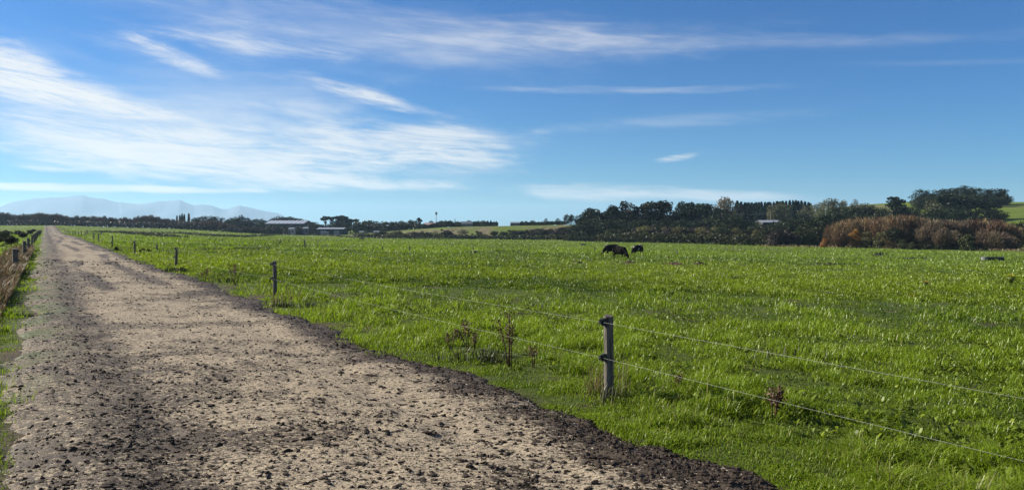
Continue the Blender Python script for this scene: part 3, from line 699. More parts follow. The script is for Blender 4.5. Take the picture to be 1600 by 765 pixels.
def thicket(name, fol, line, D0, D1, n, size, label, cat='hedge', kind=None, thick=3.0):
    """a closed mass of low growth following the ground, one mesh"""
    g = np.random.default_rng(abs(hash(label)) % 1000 if False else len(label) * 7 + n)
    xs = np.array([a for a, b in line]); ys = np.array([b for a, b in line]); px = xs[0] + (xs[-1] - xs[0]) * g.random(n)
    D = D0 + (D1 - D0) * (px - xs[0]) / (xs[-1] - xs[0]) + g.normal(0, thick * 0.5, n)
    X = (px - 800) / F * D; z0 = ground(X, D); top = CAMZ - (np.interp(px, xs, ys) - HY) / F * D
    bump = 0.45 + 0.75 * fbm(X / 3.0, D / 3.0 + n, 3, n % 97)
    z = z0 + np.maximum(0.4, top - z0) * bump * g.random(n) ** 0.6
    nr = g.normal(size=(n, 3)) + np.array([0, -0.5, 0.7]); nr /= np.linalg.norm(nr, axis=1, keepdims=True)
    V, T = cards(np.stack([X, D, z], -1), nr, size * (0.6 + 0.8 * g.random(n)), np.clip(0.6 * g.random(n) + 0.9 * (fbm(X / 3.0, D / 3.0 + n, 3, n % 97) - 0.3), 0, 1), g)
    o = obj(name, quadmesh(name, V, T), FOL[fol]); tag(o, label, cat, None, kind); return o
# -- the long leafless row on the left
A = [(-70, 333), (0, 331), (10, 330), (20, 333.5), (55, 332), (63, 329.5), (75, 332), (95, 333), (110, 336), (128, 335), (165, 337), (200, 339), (215, 337), (237, 334), (250, 338), (275, 341), (325, 344)]
row(['bare'], A, 478, 478, 'leafless brown tree in the long even row beyond the end of the track', 'leafless trees in the row beyond the track', 8.5, (1.0, 1.5), 2.0)
row(['bare'], [(a, b + 3) for a, b in A], 496, 496, 'leafless brown tree in the shaded second rank of the long row', 'leafless trees in the second rank', 11, (1.1, 1.6), 2.0)
thicket('undergrowth', 'brownscrub', [(-75, 342), (100, 343.5), (335, 348)], 472, 472, 16000, 0.55, 'dark brown undergrowth along the foot of the long leafless tree row', 'undergrowth', 'stuff', 5)
for px, top, lab in ((276.5, 336.5, 'leftmost of the slim poplars, in the cluster of four'), (281, 335.5, 'slim poplar second from left in the cluster of four'), (284.5, 333.5, 'tallest slim poplar in the cluster of four'), (288, 334.5, 'rightmost slim poplar in the cluster of four'), (295, 333.2, 'slim poplar standing alone just right of the cluster of four')):
    tree('poplar', px, top, 505, lab, None, 0.9)
spots('broad', [(306, 339), (314, 337.5), (322, 336.5), (330, 336.5), (338, 337.5), (347, 339), (355, 342)], 500, 'rounded dark evergreen in the domed clump right of the poplars', 'domed evergreen clump', 1.3)
spots('bare', [(322, 345), (331, 344), (340, 344), (349, 346), (358, 349), (366, 351)], 474, 'low purple brown tree in front of the domed evergreen clump', 'low brown trees before the evergreen clump', 1.9)
spots('broad', [(362, 339.5), (367, 341), (371, 338.5), (377, 335), (383, 338.5), (389, 342), (395, 342), (401, 341), (408, 340.5), (414, 344)], 525, 'dark irregular tree between the evergreen clump and the long farm shed', 'trees left of the farm shed', 1.3)
spots('brownscrub', [(362, 352), (372, 353), (383, 352), (395, 353), (407, 353), (418, 353), (430, 352), (441, 353.5), (452, 354), (464, 353), (476, 354), (487, 353)], 452, 'dark shrub in front of the long farm shed', 'shrubs before the farm shed', 1.5)
spots('broad', [(421, 342.5), (427, 340.5), (432, 339), (436, 337), (441, 339.5), (446, 338.5), (452, 337.5), (457, 339), (464, 340.5), (470, 340.5), (477, 343)], 570, 'dark tree rising behind the long striped shed roof', 'trees behind the farm shed', 1.5)
spots('broad', [(484, 346), (490, 346), (497, 350), (503, 350), (512, 349), (521, 349)], 490, 'dark evergreen at the right end of the long striped shed', 'evergreens right of the farm shed', 1.4)
thicket('hedge', 'broad', [(416, 350.5), (440, 350), (470, 351), (500, 351)], 480, 470, 3500, 0.5, 'dark hedge along the front of the long striped shed')
# -- tall flat-topped pines and the skyline row to their right
for px, top, w, lab in ((508.5, 336.2, 1.0, 'leftmost flat topped pine with a bare trunk on the skyline'), (516.5, 336, 1.0, 'second flat topped pine with sky showing between bare trunks'), (524.5, 335.2, 1.1, 'third flat topped pine, left of the highest crown'), (532, 334.3, 1.2, 'highest flat topped pine in the skyline grove'), (539, 336.5, 1.2, 'flat topped pine just right of the highest crown'), (547.5, 340.5, 0.9, 'first of two shorter flat topped pines right of the grove'), (555, 340, 1.1, 'rightmost shorter flat topped pine of the skyline grove')):
    tree('umbrella', px, top, 520, lab, 'flat topped pines', w)
spots('pine', [(529, 338), (536, 339), (542, 341)], 528, 'dense dark pine filling the middle of the flat topped grove', 'dense pines in the grove', 1.1)
thicket('hedge', 'broad', [(490, 349), (556, 347.5), (600, 348.5), (650, 349), (692, 350)], 445, 432, 5000, 0.5, 'long dark hedge on the flat below the flat topped pines and low skyline trees')
thicket('hedge', 'broad', [(680, 345.5), (760, 345.5), (778, 347)], 474, 462, 3200, 0.5, 'dark hedge filling in between the trees by the thin mast')
thicket('hedge', 'broad', [(798, 347), (850, 346), (882, 344)], 436, 412, 3000, 0.5, 'dark hedge around the grey house on the terrace')
spots('shrub', [(562, 345), (568, 344), (574, 343), (580, 343.5), (586, 344.5), (592, 347), (598, 344.5), (604, 345.5), (611, 345), (618, 345.5), (626, 343.5), (633, 346)], 505, 'small dark tree in the low skyline row right of the flat topped pines', 'low skyline row', 1.1)
for px, top, w, kd, lab in ((642, 342.5, 1.1, 'broad', 'rounded dark tree just left of the pointed skyline pine'), (655, 339.3, 0.9, 'pine', 'pointed tall pine on the skyline left of the pink roofed house'), (648, 344, 1.0, 'paleg', 'pale trunked tree below the pointed skyline pine'), (674, 343.8, 1.2, 'broad', 'round dark tree behind the pink roofed house'), (711, 341.6, 0.8, 'conifer', 'small pointed conifer on the skyline right of the mast')):
    tree(kd, px, top, 480, lab, None, w)
spots('shrub', [(683, 345.5), (690, 344), (697, 343.2), (704, 343.5), (716, 345), (723, 346), (733, 343.5), (741, 345), (747, 344), (755, 343.3)], 465, 'dark tree in the skyline row right of the thin mast', 'skyline row right of the mast', 1.2)
spots('conifer', [(762, 344), (767, 343.6), (771, 346), (775.5, 345)], 450, 'small dark conifer at the right end of the mast row', 'conifers ending the mast row', 2.2)
spots('shrub', [(803, 346), (809, 346.5), (816, 344.8), (822, 344.6), (828, 346), (832, 343.4), (839, 347), (846, 345.5)], 430, 'dark tree around the grey house on the terrace', 'trees round the grey house', 1.1)
for px, top, w, lab in ((853, 340.6, 1.0, 'dark tree with a square crown on the terrace edge'), (872, 340.2, 1.1, 'bluish tree left of the tall dark pair on the terrace'), (885, 333.5, 1.0, 'tall dark tree, left one of the pair at the terrace end'), (893, 334, 0.8, 'tall dark tree, right one of the pair at the terrace end'), (902, 335.2, 0.8, 'leaning dark tree where the terrace meets the pine wood')):
    tree('broad', px, top, 395, lab, None, w)
# -- scrub on the terrace bank
row(['brownscrub', 'shrub', 'brownscrub', 'paleg'], [(556, 362), (600, 360), (640, 359.5), (690, 361), (735, 363)], 372, 362, {'paleg': 'grey green bush on the low bank under the green terrace', 'brownscrub': 'purple brown shrub on the low bank under the green terrace', 'shrub': 'dull green shrub on the low bank under the green terrace'}, 'scrub on the low bank', 6.5, (1.2, 1.9), 4, 6)
row(['paleg', 'brownscrub', 'shrub'], [(690, 357), (730, 360), (770, 363)], 372, 362, {'paleg': 'grey green bush beside the bare dirt bank', 'brownscrub': 'grey brown bush beside the bare dirt bank', 'shrub': 'dull olive bush beside the bare dirt bank'}, 'scrub by the dirt bank', 6, (1.0, 1.7), 4, 8)
thicket('scrub', 'shrub', [(556, 366), (640, 366), (740, 366.5), (905, 366)], 357, 336, 8000, 0.4, 'low grey green scrub along the foot of the terrace bank', 'scrub', 'stuff', 4)
row(['shrub', 'shrub', 'brownscrub'], [(772, 361), (800, 359), (840, 356.5), (870, 355), (905, 353)], 366, 352, {'shrub': 'rounded olive shrub on the steep bank left of the pine wood', 'brownscrub': 'rounded brown shrub on the steep bank left of the pine wood'}, 'scrub on the steep bank', 6.0, (1.2, 1.9), 2.5, 8)
# -- the pine wood
for q in ((923.5, 323.5, 1.0, 'pine at the left edge of the pine wood with a rounded knob top'), (932.5, 325, 1.0, 'second pine from the left edge of the wood'), (973, 312.7, 0.95, 'tallest pine of the wood with a tiered top'), (962, 320.5, 0.9, 'pine with a small cap just left of the tallest pine'), (996, 321, 0.9, 'pine with a small rounded top right of the tallest pine'), (1017, 315, 1.1, 'broad pine left of the sky gap in the wood'), (1029, 313.5, 1.1, 'broad topped pine over the sky gap in the wood'), (1047, 314, 1.1, 'broad pine right of the sky gap in the wood'), (1077, 314.5, 1.0, 'flat topped pine standing over the small window of sky'), (1064, 319, 0.9, 'shorter pine left of the small window of sky')):
    tree('pine', q[0], q[1], 335 + random.uniform(-5, 5), q[3], 'tall pines of the wood', q[2])
tree('autumn', 988, 314.5, 345, 'thin half bare tree showing between the pines', None, 0.7)
spots('pine', [(911, 338), (918, 334), (940, 332), (948, 329), (955, 330), (968, 330), (981, 328), (990, 331), (1004, 322), (1010, 330), (1036, 326), (1056, 331), (1071, 330), (1085, 321), (1092, 316.5), (1100, 320), (1109, 318), (1118, 324), (1127, 326), (1137, 329)], 345, 'dark pine closing up the middle of the pine wood', 'pines inside the wood', 1.1, 8)
spots('broad', [(905, 345), (915, 343), (926, 340), (937, 342), (948, 341), (959, 343), (970, 341), (983, 344), (997, 341), (1010, 342), (1024, 343), (1038, 340), (1051, 343), (1065, 341), (1080, 343), (1094, 341), (1108, 338), (1122, 334), (1135, 331), (1147, 334), (1158, 338), (1170, 343), (1182, 346)], 315, 'dark leafy evergreen on the shaded side of the pine wood', 'evergreens before the pine wood', 1.35, 8)
row(['shrub', 'shrub', 'brownscrub', 'olive'], [(945, 361), (965, 354), (990, 352), (1020, 350), (1060, 352), (1110, 352), (1160, 356), (1200, 358)], 292, 262, {'shrub': 'rounded olive green shrub on the slope under the pine wood', 'brownscrub': 'rounded brown shrub on the slope under the pine wood', 'olive': 'yellowish green bush on the slope under the pine wood'}, 'scrub under the pine wood', 8, (0.9, 1.3), 3, 6)
thicket('scrub', 'shrub', [(880, 367), (930, 366), (960, 364), (1000, 363), (1100, 364), (1210, 368)], 300, 232, 9000, 0.4, 'low olive scrub at the paddock edge below the pine wood', 'scrub', 'stuff', 5)
# -- ridge behind
tree('autumn', 1131, 305.5, 420, 'tall thin leaved tan tree rising above the right end of the pine wood', None, 1.15)
tree('autumn', 1141, 309, 424, 'second tan tree leaning on the tall thin leaved one', None, 1.0)
spots('conifer', [(1152, 313.5), (1158, 315), (1164, 316)], 440, 'conifer stepping down right of the tall tan tree', 'conifers by the tan tree', 1.7)
row(['conifer'], [(1166, 316.5), (1190, 316), (1218, 313.5), (1240, 312.5), (1257, 313), (1269, 318)], 450, 450, 'dark conifer in the front rank of the ridge plantation', 'plantation front rank', 4.6, (1.3, 1.8), 1.5)
row(['conifer'], [(1150, 317), (1218, 314), (1265, 316)], 468, 468, 'dark conifer in the rear rank of the ridge plantation', 'plantation rear rank', 6, (1.3, 1.8), 1.5)
row(['conifer'], [(1145, 324), (1200, 323), (1265, 325)], 430, 430, 'dark conifer low on the slope below the ridge plantation', 'plantation lower slope', 6, (1.3, 1.9), 3)
spots('paleg', [(1207, 319, 0.8), (1214, 316, 0.8), (1221, 315.5, 0.8), (1228, 318, 0.8), (1256, 321), (1273, 318), (1281, 315)], 400, 'pale grey green tree standing in front of the plantation', 'pale trees before the plantation', 0.9)
for px, top, w, kd, lab in ((1296, 308.3, 1.1, 'paleg', 'tall pale green tree on the ridge between plantation and cypress'), (1306, 309, 0.9, 'paleg', 'pale green tree touching the tall one on the ridge'), (1318, 311, 0.8, 'autumn', 'thin tan tree right of the tall pale ridge trees'), (1335.5, 310, 0.7, 'paleg', 'lone small crowned tree against the sky left of the cypress')):
    tree(kd, px, top, 395, lab, None, w)
spots('broad', [(1308, 322), (1322, 322), (1338, 320), (1352, 321), (1366, 322), (1378, 323), (1418, 322), (1428, 322)], 345, 'dark bushy tree on the hillside beside the lone cypress', 'dark hillside trees', 1.4)
spots('paleg', [(1290, 319), (1302, 321), (1316, 320), (1328, 323), (1345, 317), (1354, 316), (1362, 320), (1340, 325)], 370, 'pale bushy tree on the hillside left of the lone cypress', 'pale hillside trees', 1.2)
spots('broad', [(1212, 345), (1226, 342), (1240, 338), (1252, 340), (1264, 338), (1276, 339), (1288, 334), (1300, 329), (1312, 331), (1324, 334), (1336, 331), (1348, 332), (1360, 333), (1372, 330), (1384, 332)], 290, 'dark native tree on the slope behind the left end of the willows', 'dark trees behind the willows', 1.35, 8)
spots('shrub', [(1178, 352), (1190, 351), (1201, 352), (1212, 351), (1222, 350)], 290, 'dark bush hiding the walls of the white roofed shed', 'bushes before the white roofed shed', 1.3)
spots('shrub', [(1250, 352), (1260, 358), (1268, 352), (1276, 356), (1284, 350), (1245, 366), (1258, 368), (1270, 368)], 245, 'dark rounded shrub left of the red willows', 'dark shrubs left of the willows', 1.0)
tree('macro', 1397, 305.3, 330, 'lone dark cypress with spreading layered limbs on the hillside', None, 0.92)
tree('macro', 1412, 318, 335, 'shorter dark cypress leaning out right of the lone layered one', None, 0.8)
# -- hilltop grove
for px, top, w, lab in ((1437, 294.8, 1.0, 'leftmost tall cypress of the hilltop grove'), (1449, 296, 1.0, 'second cypress from the left of the hilltop grove'), (1507, 288.6, 1.1, 'highest cypress in the middle of the hilltop grove'), (1567, 295, 1.0, 'rightmost overhanging cypress of the hilltop grove')):
    tree('broad', px, top, 432, lab, 'landmark trees of the hilltop grove', w * 1.25)
spots('broad', [(1444, 302), (1462, 296), (1474, 294), (1486, 293), (1497, 292), (1518, 291), (1529, 293), (1540, 294), (1552, 294), (1560, 293.5)], 436, 'dark cypress in the closed canopy of the hilltop grove', 'hilltop grove canopy', 1.5, 6)
spots('broad', [(1434, 306), (1442, 310), (1455, 305), (1470, 306), (1488, 303), (1504, 302), (1520, 302), (1536, 304), (1550, 305), (1562, 306), (1571, 304)], 418, 'dark cypress low on the front of the hilltop grove', 'hilltop grove front', 1.6, 5)
spots('macro', [(1478, 301.5, 1.1), (1490, 309, 1.0), (1503, 306, 1.1), (1525, 309, 1.1), (1546, 314, 1.1)], 355, 'broad dark cypress below the hilltop grove', 'cypresses below the hilltop grove', 1.15)
tree('paleg', 1459, 311, 350, 'pale leaved tree on the left flank of the broad dark cypresses', None, 1.2)
spots('broad', [(1465, 322), (1490, 324), (1512, 326), (1538, 324), (1556, 326)], 320, 'dark tree on the hillside just above the grey willows', 'dark trees above the grey willows', 1.5)
# -- willows along the right edge of the paddock
spots('willow', [(1298, 350, 1.0), (1306, 346), (1314, 342), (1323, 339.5), (1332, 338), (1342, 337.5), (1352, 337), (1362, 336.5), (1372, 336.5), (1382, 336)], 214, 'rusty red leafless willow in the left half of the willow belt', 'rusty willows', 1.0, 8)
spots('willow', [(1391, 334), (1400, 333), (1409, 332.5), (1418, 333.5), (1427, 335)], 206, 'tallest rusty willow stems in the middle of the willow belt', 'tall middle willows', 0.95, 7)
spots('greytwig', [(1436, 337), (1445, 338), (1455, 339), (1465, 340), (1475, 341), (1485, 341), (1496, 341.5), (1507, 341.5), (1518, 341)], 203, 'grey brown leafless willow behind the round bush', 'grey willows', 1.0, 7)
spots('willow', [(1527, 339.5), (1536, 339), (1545, 340), (1554, 341), (1563, 342), (1573, 344), (1582, 348), (1590, 353)], 202, 'reddish leafless willow at the right end of the willow belt', 'right end willows', 1.0, 7)
spots('greytwig', [(1440, 352), (1456, 356), (1472, 354), (1490, 358), (1536, 356), (1552, 358), (1568, 360), (1582, 366)], 193, 'low grey twiggy willow along the front of the belt', 'front grey willows', 1.3, 4)
tree('willow', 1315, 358, 200, 'low rusty willow leaning out at the left front of the belt', None, 1.4)
tree('orange', 1288, 371, 200, 'bright orange leaved bush at the left tip of the willow belt', None, 0.9)
for px, top, D, kd, w, lab in ((1338, 356, 200, 'orange', 0.8, 'golden leaved bush glowing low among the rusty willows'), (1354, 360, 198, 'olive', 1.1, 'yellow green tree with golden edge under the rusty willows'), (1374, 362, 196, 'olive', 1.2, 'larger yellow green tree beside the black leaved one'), (1396, 354, 197, 'broad', 1.2, 'black green tree in the middle of the willow belt'), (1448, 345, 208, 'orange', 0.5, 'thin orange streaked tree between red and grey willows')):
    tree(kd, px, top, D, lab, None, w)
spots('shrub', [(1412, 373), (1424, 377), (1436, 380), (1450, 377.5), (1464, 381), (1480, 383), (1540, 384), (1560, 385), (1578, 385)], 189, 'low dark shrub at the foot of the willow belt', 'low shrubs before the willows', 1.2, 2)
tree('roundbush', 1512, 363.5, 184, 'dense round dark bush standing alone before the grey willows', None, 1.02)
tree('brownscrub', 1214, 354, 224, 'broad brown bush at the paddock edge left of the willows', None, 1.05)
tree('brownscrub', 1232, 355, 226, 'second brown bush right against the broad one at the paddock edge', None, 1.05)
spots('broad', [(1592, 346), (1604, 342), (1616, 340), (1630, 338), (1650, 336)], 218, 'dark tree closing the right end of the willow belt', 'dark trees at the right end', 1.2)
# pale rough grass on the paddock edge before the willows
g = np.random.default_rng(131); pxs_ = 1190 + 420 * g.random(2600); Dd = np.interp(pxs_, [1190, 1230, 1600], [226, 219, 186]) + g.normal(0, 1.0, 2600)
X = (pxs_ - 800) / F * Dd
me = blade_mesh('edge_grass', X, Dd, ground(X, Dd), 0.2 + 0.55 * g.random(2600) ** 2, 0.25 * (0.5 + g.random(2600)), 0.2 + 0.5 * g.random(2600), g, 0.5)
tag(obj('edge_grass', me, m_dry), 'pale rough grass along the paddock edge before the willows', 'rough grass', kind='stuff')

# ------------------------------------------------------------------ farm buildings
m_wall_d = simple('dark_cladding', (0.022, 0.026, 0.032), (0.05, 0.055, 0.06), 0.6, 0.8, 0.1, (8, 8, 0.2))
m_wall_w = simple('white_cladding', (0.26, 0.26, 0.25), (0.36, 0.36, 0.35), 0.8, 0.7, 0.1)
m_wall_g = simple('grey_cladding', (0.08, 0.085, 0.09), (0.15, 0.155, 0.16), 0.8, 0.7, 0.1)
m_roof_p = simple('pale_iron_roof', (0.13, 0.145, 0.165), (0.22, 0.235, 0.26), 0.5, 0.45, 0.15, (1, 6, 1), 0.5)
m_roof_pink = simple('pink_iron_roof', (0.18, 0.12, 0.11), (0.26, 0.17, 0.16), 0.8, 0.6, 0.1)
m_roof_d = simple('dark_iron_roof', (0.05, 0.055, 0.06), (0.09, 0.095, 0.10), 0.8, 0.5, 0.1)
m_glass = simple('dark_glass', (0.015, 0.02, 0.025), (0.03, 0.035, 0.04), 2, 0.12, 0.0, spec=0.6)
m_sheet = simple('clear_roof_sheet', (0.30, 0.33, 0.36), (0.40, 0.43, 0.46), 0.5, 0.35, 0.05, (1, 5, 1), 0.5)
def building(name, px0, px1, yridge, yeave, D, depth, wall, roof, label, cat, doors=1, windows=2, striped=0, group=None, front_open=False):
    pc = (px0 + px1) / 2; x, y, z = spot(pc, D)
    w = (px1 - px0) / F * D; zr = CAMZ - (yridge - HY) / F * D - z; ze = max(1.6, CAMZ - (yeave - HY) / F * D - z); zr = max(zr, ze + 0.3)
    e = empty(name, (x, y, z)); G = Geo(); hw, hd = w / 2, depth / 2
    v = [(-hw, -hd, -1), (hw, -hd, -1), (hw, hd, -1), (-hw, hd, -1), (-hw, -hd, ze), (hw, -hd, ze), (hw, hd, ze), (-hw, hd, ze), (-hw, 0, zr - 0.05), (hw, 0, zr - 0.05)]
    G.add(v, [(0, 1, 5, 4), (2, 3, 7, 6), (1, 2, 6, 9, 5), (3, 0, 4, 8, 7)]); obj('wall', G.mesh('wall'), wall, e)
    G = Geo(); o = 0.3; t = 0.12; sl_ = (zr - ze) / hd
    for sgn in (-1, 1):
        a = [(-hw - o, 0, zr), (hw + o, 0, zr), (hw + o, sgn * (hd + o), ze - sl_ * o), (-hw - o, sgn * (hd + o), ze - sl_ * o)]
        vv = a + [(p[0], p[1], p[2] + t) for p in a]
        G.add(vv, [(3, 2, 1, 0), (4, 5, 6, 7), (0, 1, 5, 4), (1, 2, 6, 5), (2, 3, 7, 6), (3, 0, 4, 7)])
    rf = obj('roof', G.mesh('roof'), roof, e)
    for q in range(striped):
        G = Geo(); xx = -hw + (q + 0.5) * w / striped; ww = w / striped * 0.22
        a = [(xx - ww, -0.1, zr + t - sl_ * 0.1 + 0.03), (xx + ww, -0.1, zr + t - sl_ * 0.1 + 0.03), (xx + ww, -hd, ze + t + 0.03), (xx - ww, -hd, ze + t + 0.03)]
        vv = a + [(p[0], p[1], p[2] + 0.05) for p in a]
        G.add(vv, [(3, 2, 1, 0), (4, 5, 6, 7), (0, 1, 5, 4), (1, 2, 6, 5), (2, 3, 7, 6), (3, 0, 4, 7)])
        obj('skylight', G.mesh('skylight'), m_sheet, rf)
    nn = doors + windows
    for q in range(nn):
        xx = -hw + (q + 0.5) * w / nn; G = Geo()
        if q < doors:
            dw = min(1.0 if windows else 3.0, w / nn * 0.7); G.box((xx, -hd - 0.03, ze * 0.38), (dw, 0.06, ze * 0.76)); dr = obj('door', G.mesh('door'), m_roof_d if wall is not m_wall_d else m_roof_p, e)
            if wall is m_wall_d: dr['label'] = 'pale sliding door'
        else:
            G.box((xx, -hd - 0.03, ze * 0.58), (min(1.4, w / nn * 0.6), 0.06, ze * 0.38)); wn = obj('window', G.mesh('window'), m_glass, e)
            G = Geo(); G.box((xx, -hd - 0.05, ze * 0.38 - 0.04), (min(1.5, w / nn * 0.66), 0.14, 0.08)); obj('sill', G.mesh('sill'), m_wall_w, wn)
    tag(e, label, cat, group); return e
building('farm_shed', 423, 482, 344.5, 349.5, 505, 24, m_wall_d, m_roof_p, 'very long pale shed whose roof carries white skylight stripes', 'shed', 2, 0, 9)
building('farm_shed', 499, 540, 355.6, 357.8, 428, 12, m_wall_d, m_roof_p, 'long low dark walled shed with a pale roof line below the pines', 'shed', 2, 0)
building('farm_hut', 562.5, 568.5, 363.3, 364.5, 395, 2.6, m_wall_w, m_roof_p, 'small square white hut at the paddock end', 'hut', 1, 0)
building('farm_shed', 585, 595, 365.0, 366.2, 388, 4, m_wall_w, m_roof_p, 'low white shed right of the square white hut', 'shed', 1, 0)
building('farm_hut', 452.5, 460, 355.8, 357.2, 440, 4, m_wall_w, m_roof_p, 'tiny white roofed hut under the long striped shed', 'hut', 1, 1)
building('farm_hut', 474.5, 482, 355, 356.6, 442, 4, m_wall_g, m_roof_p, 'grey hut right of the tiny white roofed hut', 'hut', 1, 1)
building('farm_hut', 508.5, 513, 362.5, 363.7, 410, 2.4, m_wall_w, m_roof_d, 'very small white hut in front of the dark walled shed', 'hut', 1, 0)
building('farm_shed', 574, 625, 351.6, 353.2, 470, 10, m_wall_g, m_roof_p, 'long grey roofed shed on the skyline right of the pines', 'shed', 3, 0)
building('farm_house', 664, 680, 348.2, 351.2, 462, 9, m_wall_w, m_roof_pink, 'white house with a pinkish iron roof on the terrace', 'house', 1, 3)
building('farm_house', 798, 812, 346.8, 349.8, 425, 9, m_wall_g, m_roof_p, 'grey house among trees on the terrace right of the dirt bank', 'house', 1, 3)
building('farm_house', 722, 738, 346.2, 349.5, 455, 9, m_wall_g, m_roof_d, 'dark roofed house half hidden in the mast tree row', 'house', 1, 3)
building('farm_shed', 1186, 1213, 344.2, 347.5, 312, 10, m_wall_d, m_roof_p, 'white roofed shed among dark trees below the ridge plantation', 'shed', 2, 0)
# mast on the skyline
x, y, z = spot(681.5, 470); e = empty('radio_mast', (x, y, z)); zt = CAMZ - (331 - HY) / F * 470 - z
G = Geo()
for a in (0, 2.094, 4.189): G.tube([(0.35 * math.cos(a), 0.35 * math.sin(a), -0.3), (0.14 * math.cos(a), 0.14 * math.sin(a), zt)], [0.06, 0.05], 4)
for q in range(16):
    t = q / 16; r_ = 0.35 - 0.2 * t
    for a in (0, 2.094, 4.189): G.tube([(r_ * math.cos(a), r_ * math.sin(a), zt * t), (r_ * math.cos(a + 2.094), r_ * math.sin(a + 2.094), zt * (t + 1 / 16))], [0.03, 0.03], 4)
obj('lattice', G.mesh('lattice'), m_wall_g, e)
for a in (0.4, 2.5, 4.6):
    G = Geo(); G.box((0.45 * math.cos(a), 0.45 * math.sin(a), zt - 0.9), (0.35, 0.35, 1.7), a); obj('antenna', G.mesh('antenna'), m_wall_g, e)
tag(e, 'thin lattice mast with antennas standing against the sky', 'mast')
# power line across the hillside
e = empty('power_line', spot(1128, 330)); ends = []
for px, D in ((1128, 330), (1204, 322), (1290, 318)):
    x, y, z = spot(px, D); zt = CAMZ - (333.5 - HY) / F * D
    G = Geo(); G.tube([(0, 0, -0.5), (0, 0, zt - z + 0.3)], [0.15, 0.10], 7); pl = obj('pole', G.mesh('pole', True), m_palebark, e, Vector((x, y, z)) - e.location)
    G = Geo(); G.box((0, -0.14, zt - z), (2.0, 0.10, 0.12)); obj('crossarm', G.mesh('crossarm'), m_post, pl); ends.append(Vector((x, y, zt + 0.1)))
for off in (-0.9, 0.9):
    G = Geo(); pts = []
    for a, b in zip(ends, ends[1:]):
        for t in np.linspace(0, 1, 9)[(1 if pts else 0):]:
            v = a.lerp(b, float(t)); pts.append((v.x + off - e.location.x, v.y - e.location.y, v.z - 4 * 0.5 * t * (1 - t) - e.location.z))
    G.tube(pts, [0.035] * len(pts), 4); obj('cable', G.mesh('cable'), m_wall_g, e)
tag(e, 'pale power line strung across the hillside below the plantation', 'power line')

# ------------------------------------------------------------------ fences along the track
def post_mesh(h, r, seed):
    g = random.Random(seed); G = Geo(); n = 12; pts = [(0, 0, -0.3), (0, 0, 0.05), (0.004, 0, h * 0.5), (0, 0.003, h - 0.012), (0, 0, h)]
    G.tube(pts, [r * 1.04, r * 1.02, r, r * 0.98, r * 0.90], n)
    me = G.mesh('post', False)
    for v in me.vertices: v.co.x *= 1 + g.uniform(-0.05, 0.05); v.co.y *= 1 + g.uniform(-0.05, 0.05)
    return me
def insulator_mesh(side, z):
    G = Geo(); G.box((side * 0.0, 0, z), (0.045, 0.035, 0.075)); G.tube([(side * 0.02, 0, z - 0.02), (side * 0.045, 0, z - 0.012), (side * 0.045, 0, z + 0.012), (side * 0.02, 0, z + 0.02)], [0.015, 0.02, 0.02, 0.015], 7)
    return G.mesh('insulator')
ang = math.atan2(UN[1], UN[0])
def wire_fence(poff, Ds, hts, wires, label, side, rad, origin):
    e = empty('wire_fence', origin); tops = []
    for n_, (D, h) in enumerate(zip(Ds, hts)):
        x = (poff - D * UN[1]) / UN[0]; z = gz(x, D)
        po = obj('post', post_mesh(h, rad * random.uniform(0.9, 1.1), n_), m_post, e, (x - origin[0], D - origin[1], z - origin[2]))
        po.rotation_euler = (random.gauss(0, 0.02), random.gauss(0, 0.025), ang + random.uniform(-0.1, 0.1)) if n_ > 1 else (0, -0.005, ang)
        for wz in wires:
            io = obj('insulator', insulator_mesh(side, min(wz, h - 0.04)), m_black, po); io.location = (side * (rad + 0.01), 0, 0)
        tops.append((x, D, z, h))
    for wz in wires:
        G = Geo(); pts = []
        for a, b in zip(tops, tops[1:]):
            st = 10 if a[1] < 40 else 3
            for t in np.linspace(0, 1, st + 1)[(1 if pts else 0):]:
                zz = (a[2] + min(wz, a[3] - 0.04)) * (1 - t) + (b[2] + min(wz, b[3] - 0.04)) * t - 4 * 0.03 * t * (1 - t)
                pts.append((a[0] + (b[0] - a[0]) * t + side * UN[0] * (rad + 0.045) - origin[0], a[1] + (b[1] - a[1]) * t + side * UN[1] * (rad + 0.045) - origin[1], zz - origin[2]))
        rad_ = [0.0010 + 0.000008 * max(0, p[1] + origin[1]) for p in pts]
        G.tube(pts, rad_, 5); obj('wire', G.mesh('wire'), m_wire, e)
    tag(e, label, 'fence'); return e
DR = [-2.6, 7.7, 18.9, 33.2, 48.4, 65, 80.8, 89, 109, 119, 130, 144, 158, 174, 190, 206, 225, 245, 270, 300]
HR = [0.85, 0.86, 0.87, 0.86, 0.9, 0.95, 0.95, 1.05, 1.0, 0.95, 0.95, 1.0, 1.0, 1.0, 1.0, 1.0, 1.0, 1.0, 1.0, 1.0]
x0 = (FENCE_R - 7.7 * UN[1]) / UN[0]
wire_fence(FENCE_R, DR, HR, (0.80, 0.44), 'two wire fence on round timber posts along the right side of the track', -1, 0.052, (x0, 7.7, gz(x0, 7.7)))
DL = [4, 15, 28, 40, 50, 62, 76, 90, 105, 122, 140, 160, 185, 210]
HL = [0.9, 0.9, 0.92, 1.0, 1.0, 1.05, 1.0, 1.0, 1.0, 1.0, 1.0, 1.0, 1.0, 1.0]
x0 = (FENCE_L - 28 * UN[1]) / UN[0]
wire_fence(FENCE_L, DL, HL, (0.82, 0.5), 'old wire fence with dark posts in dry grass along the left side of the track', 1, 0.085, (x0, 28, gz(x0, 28)))
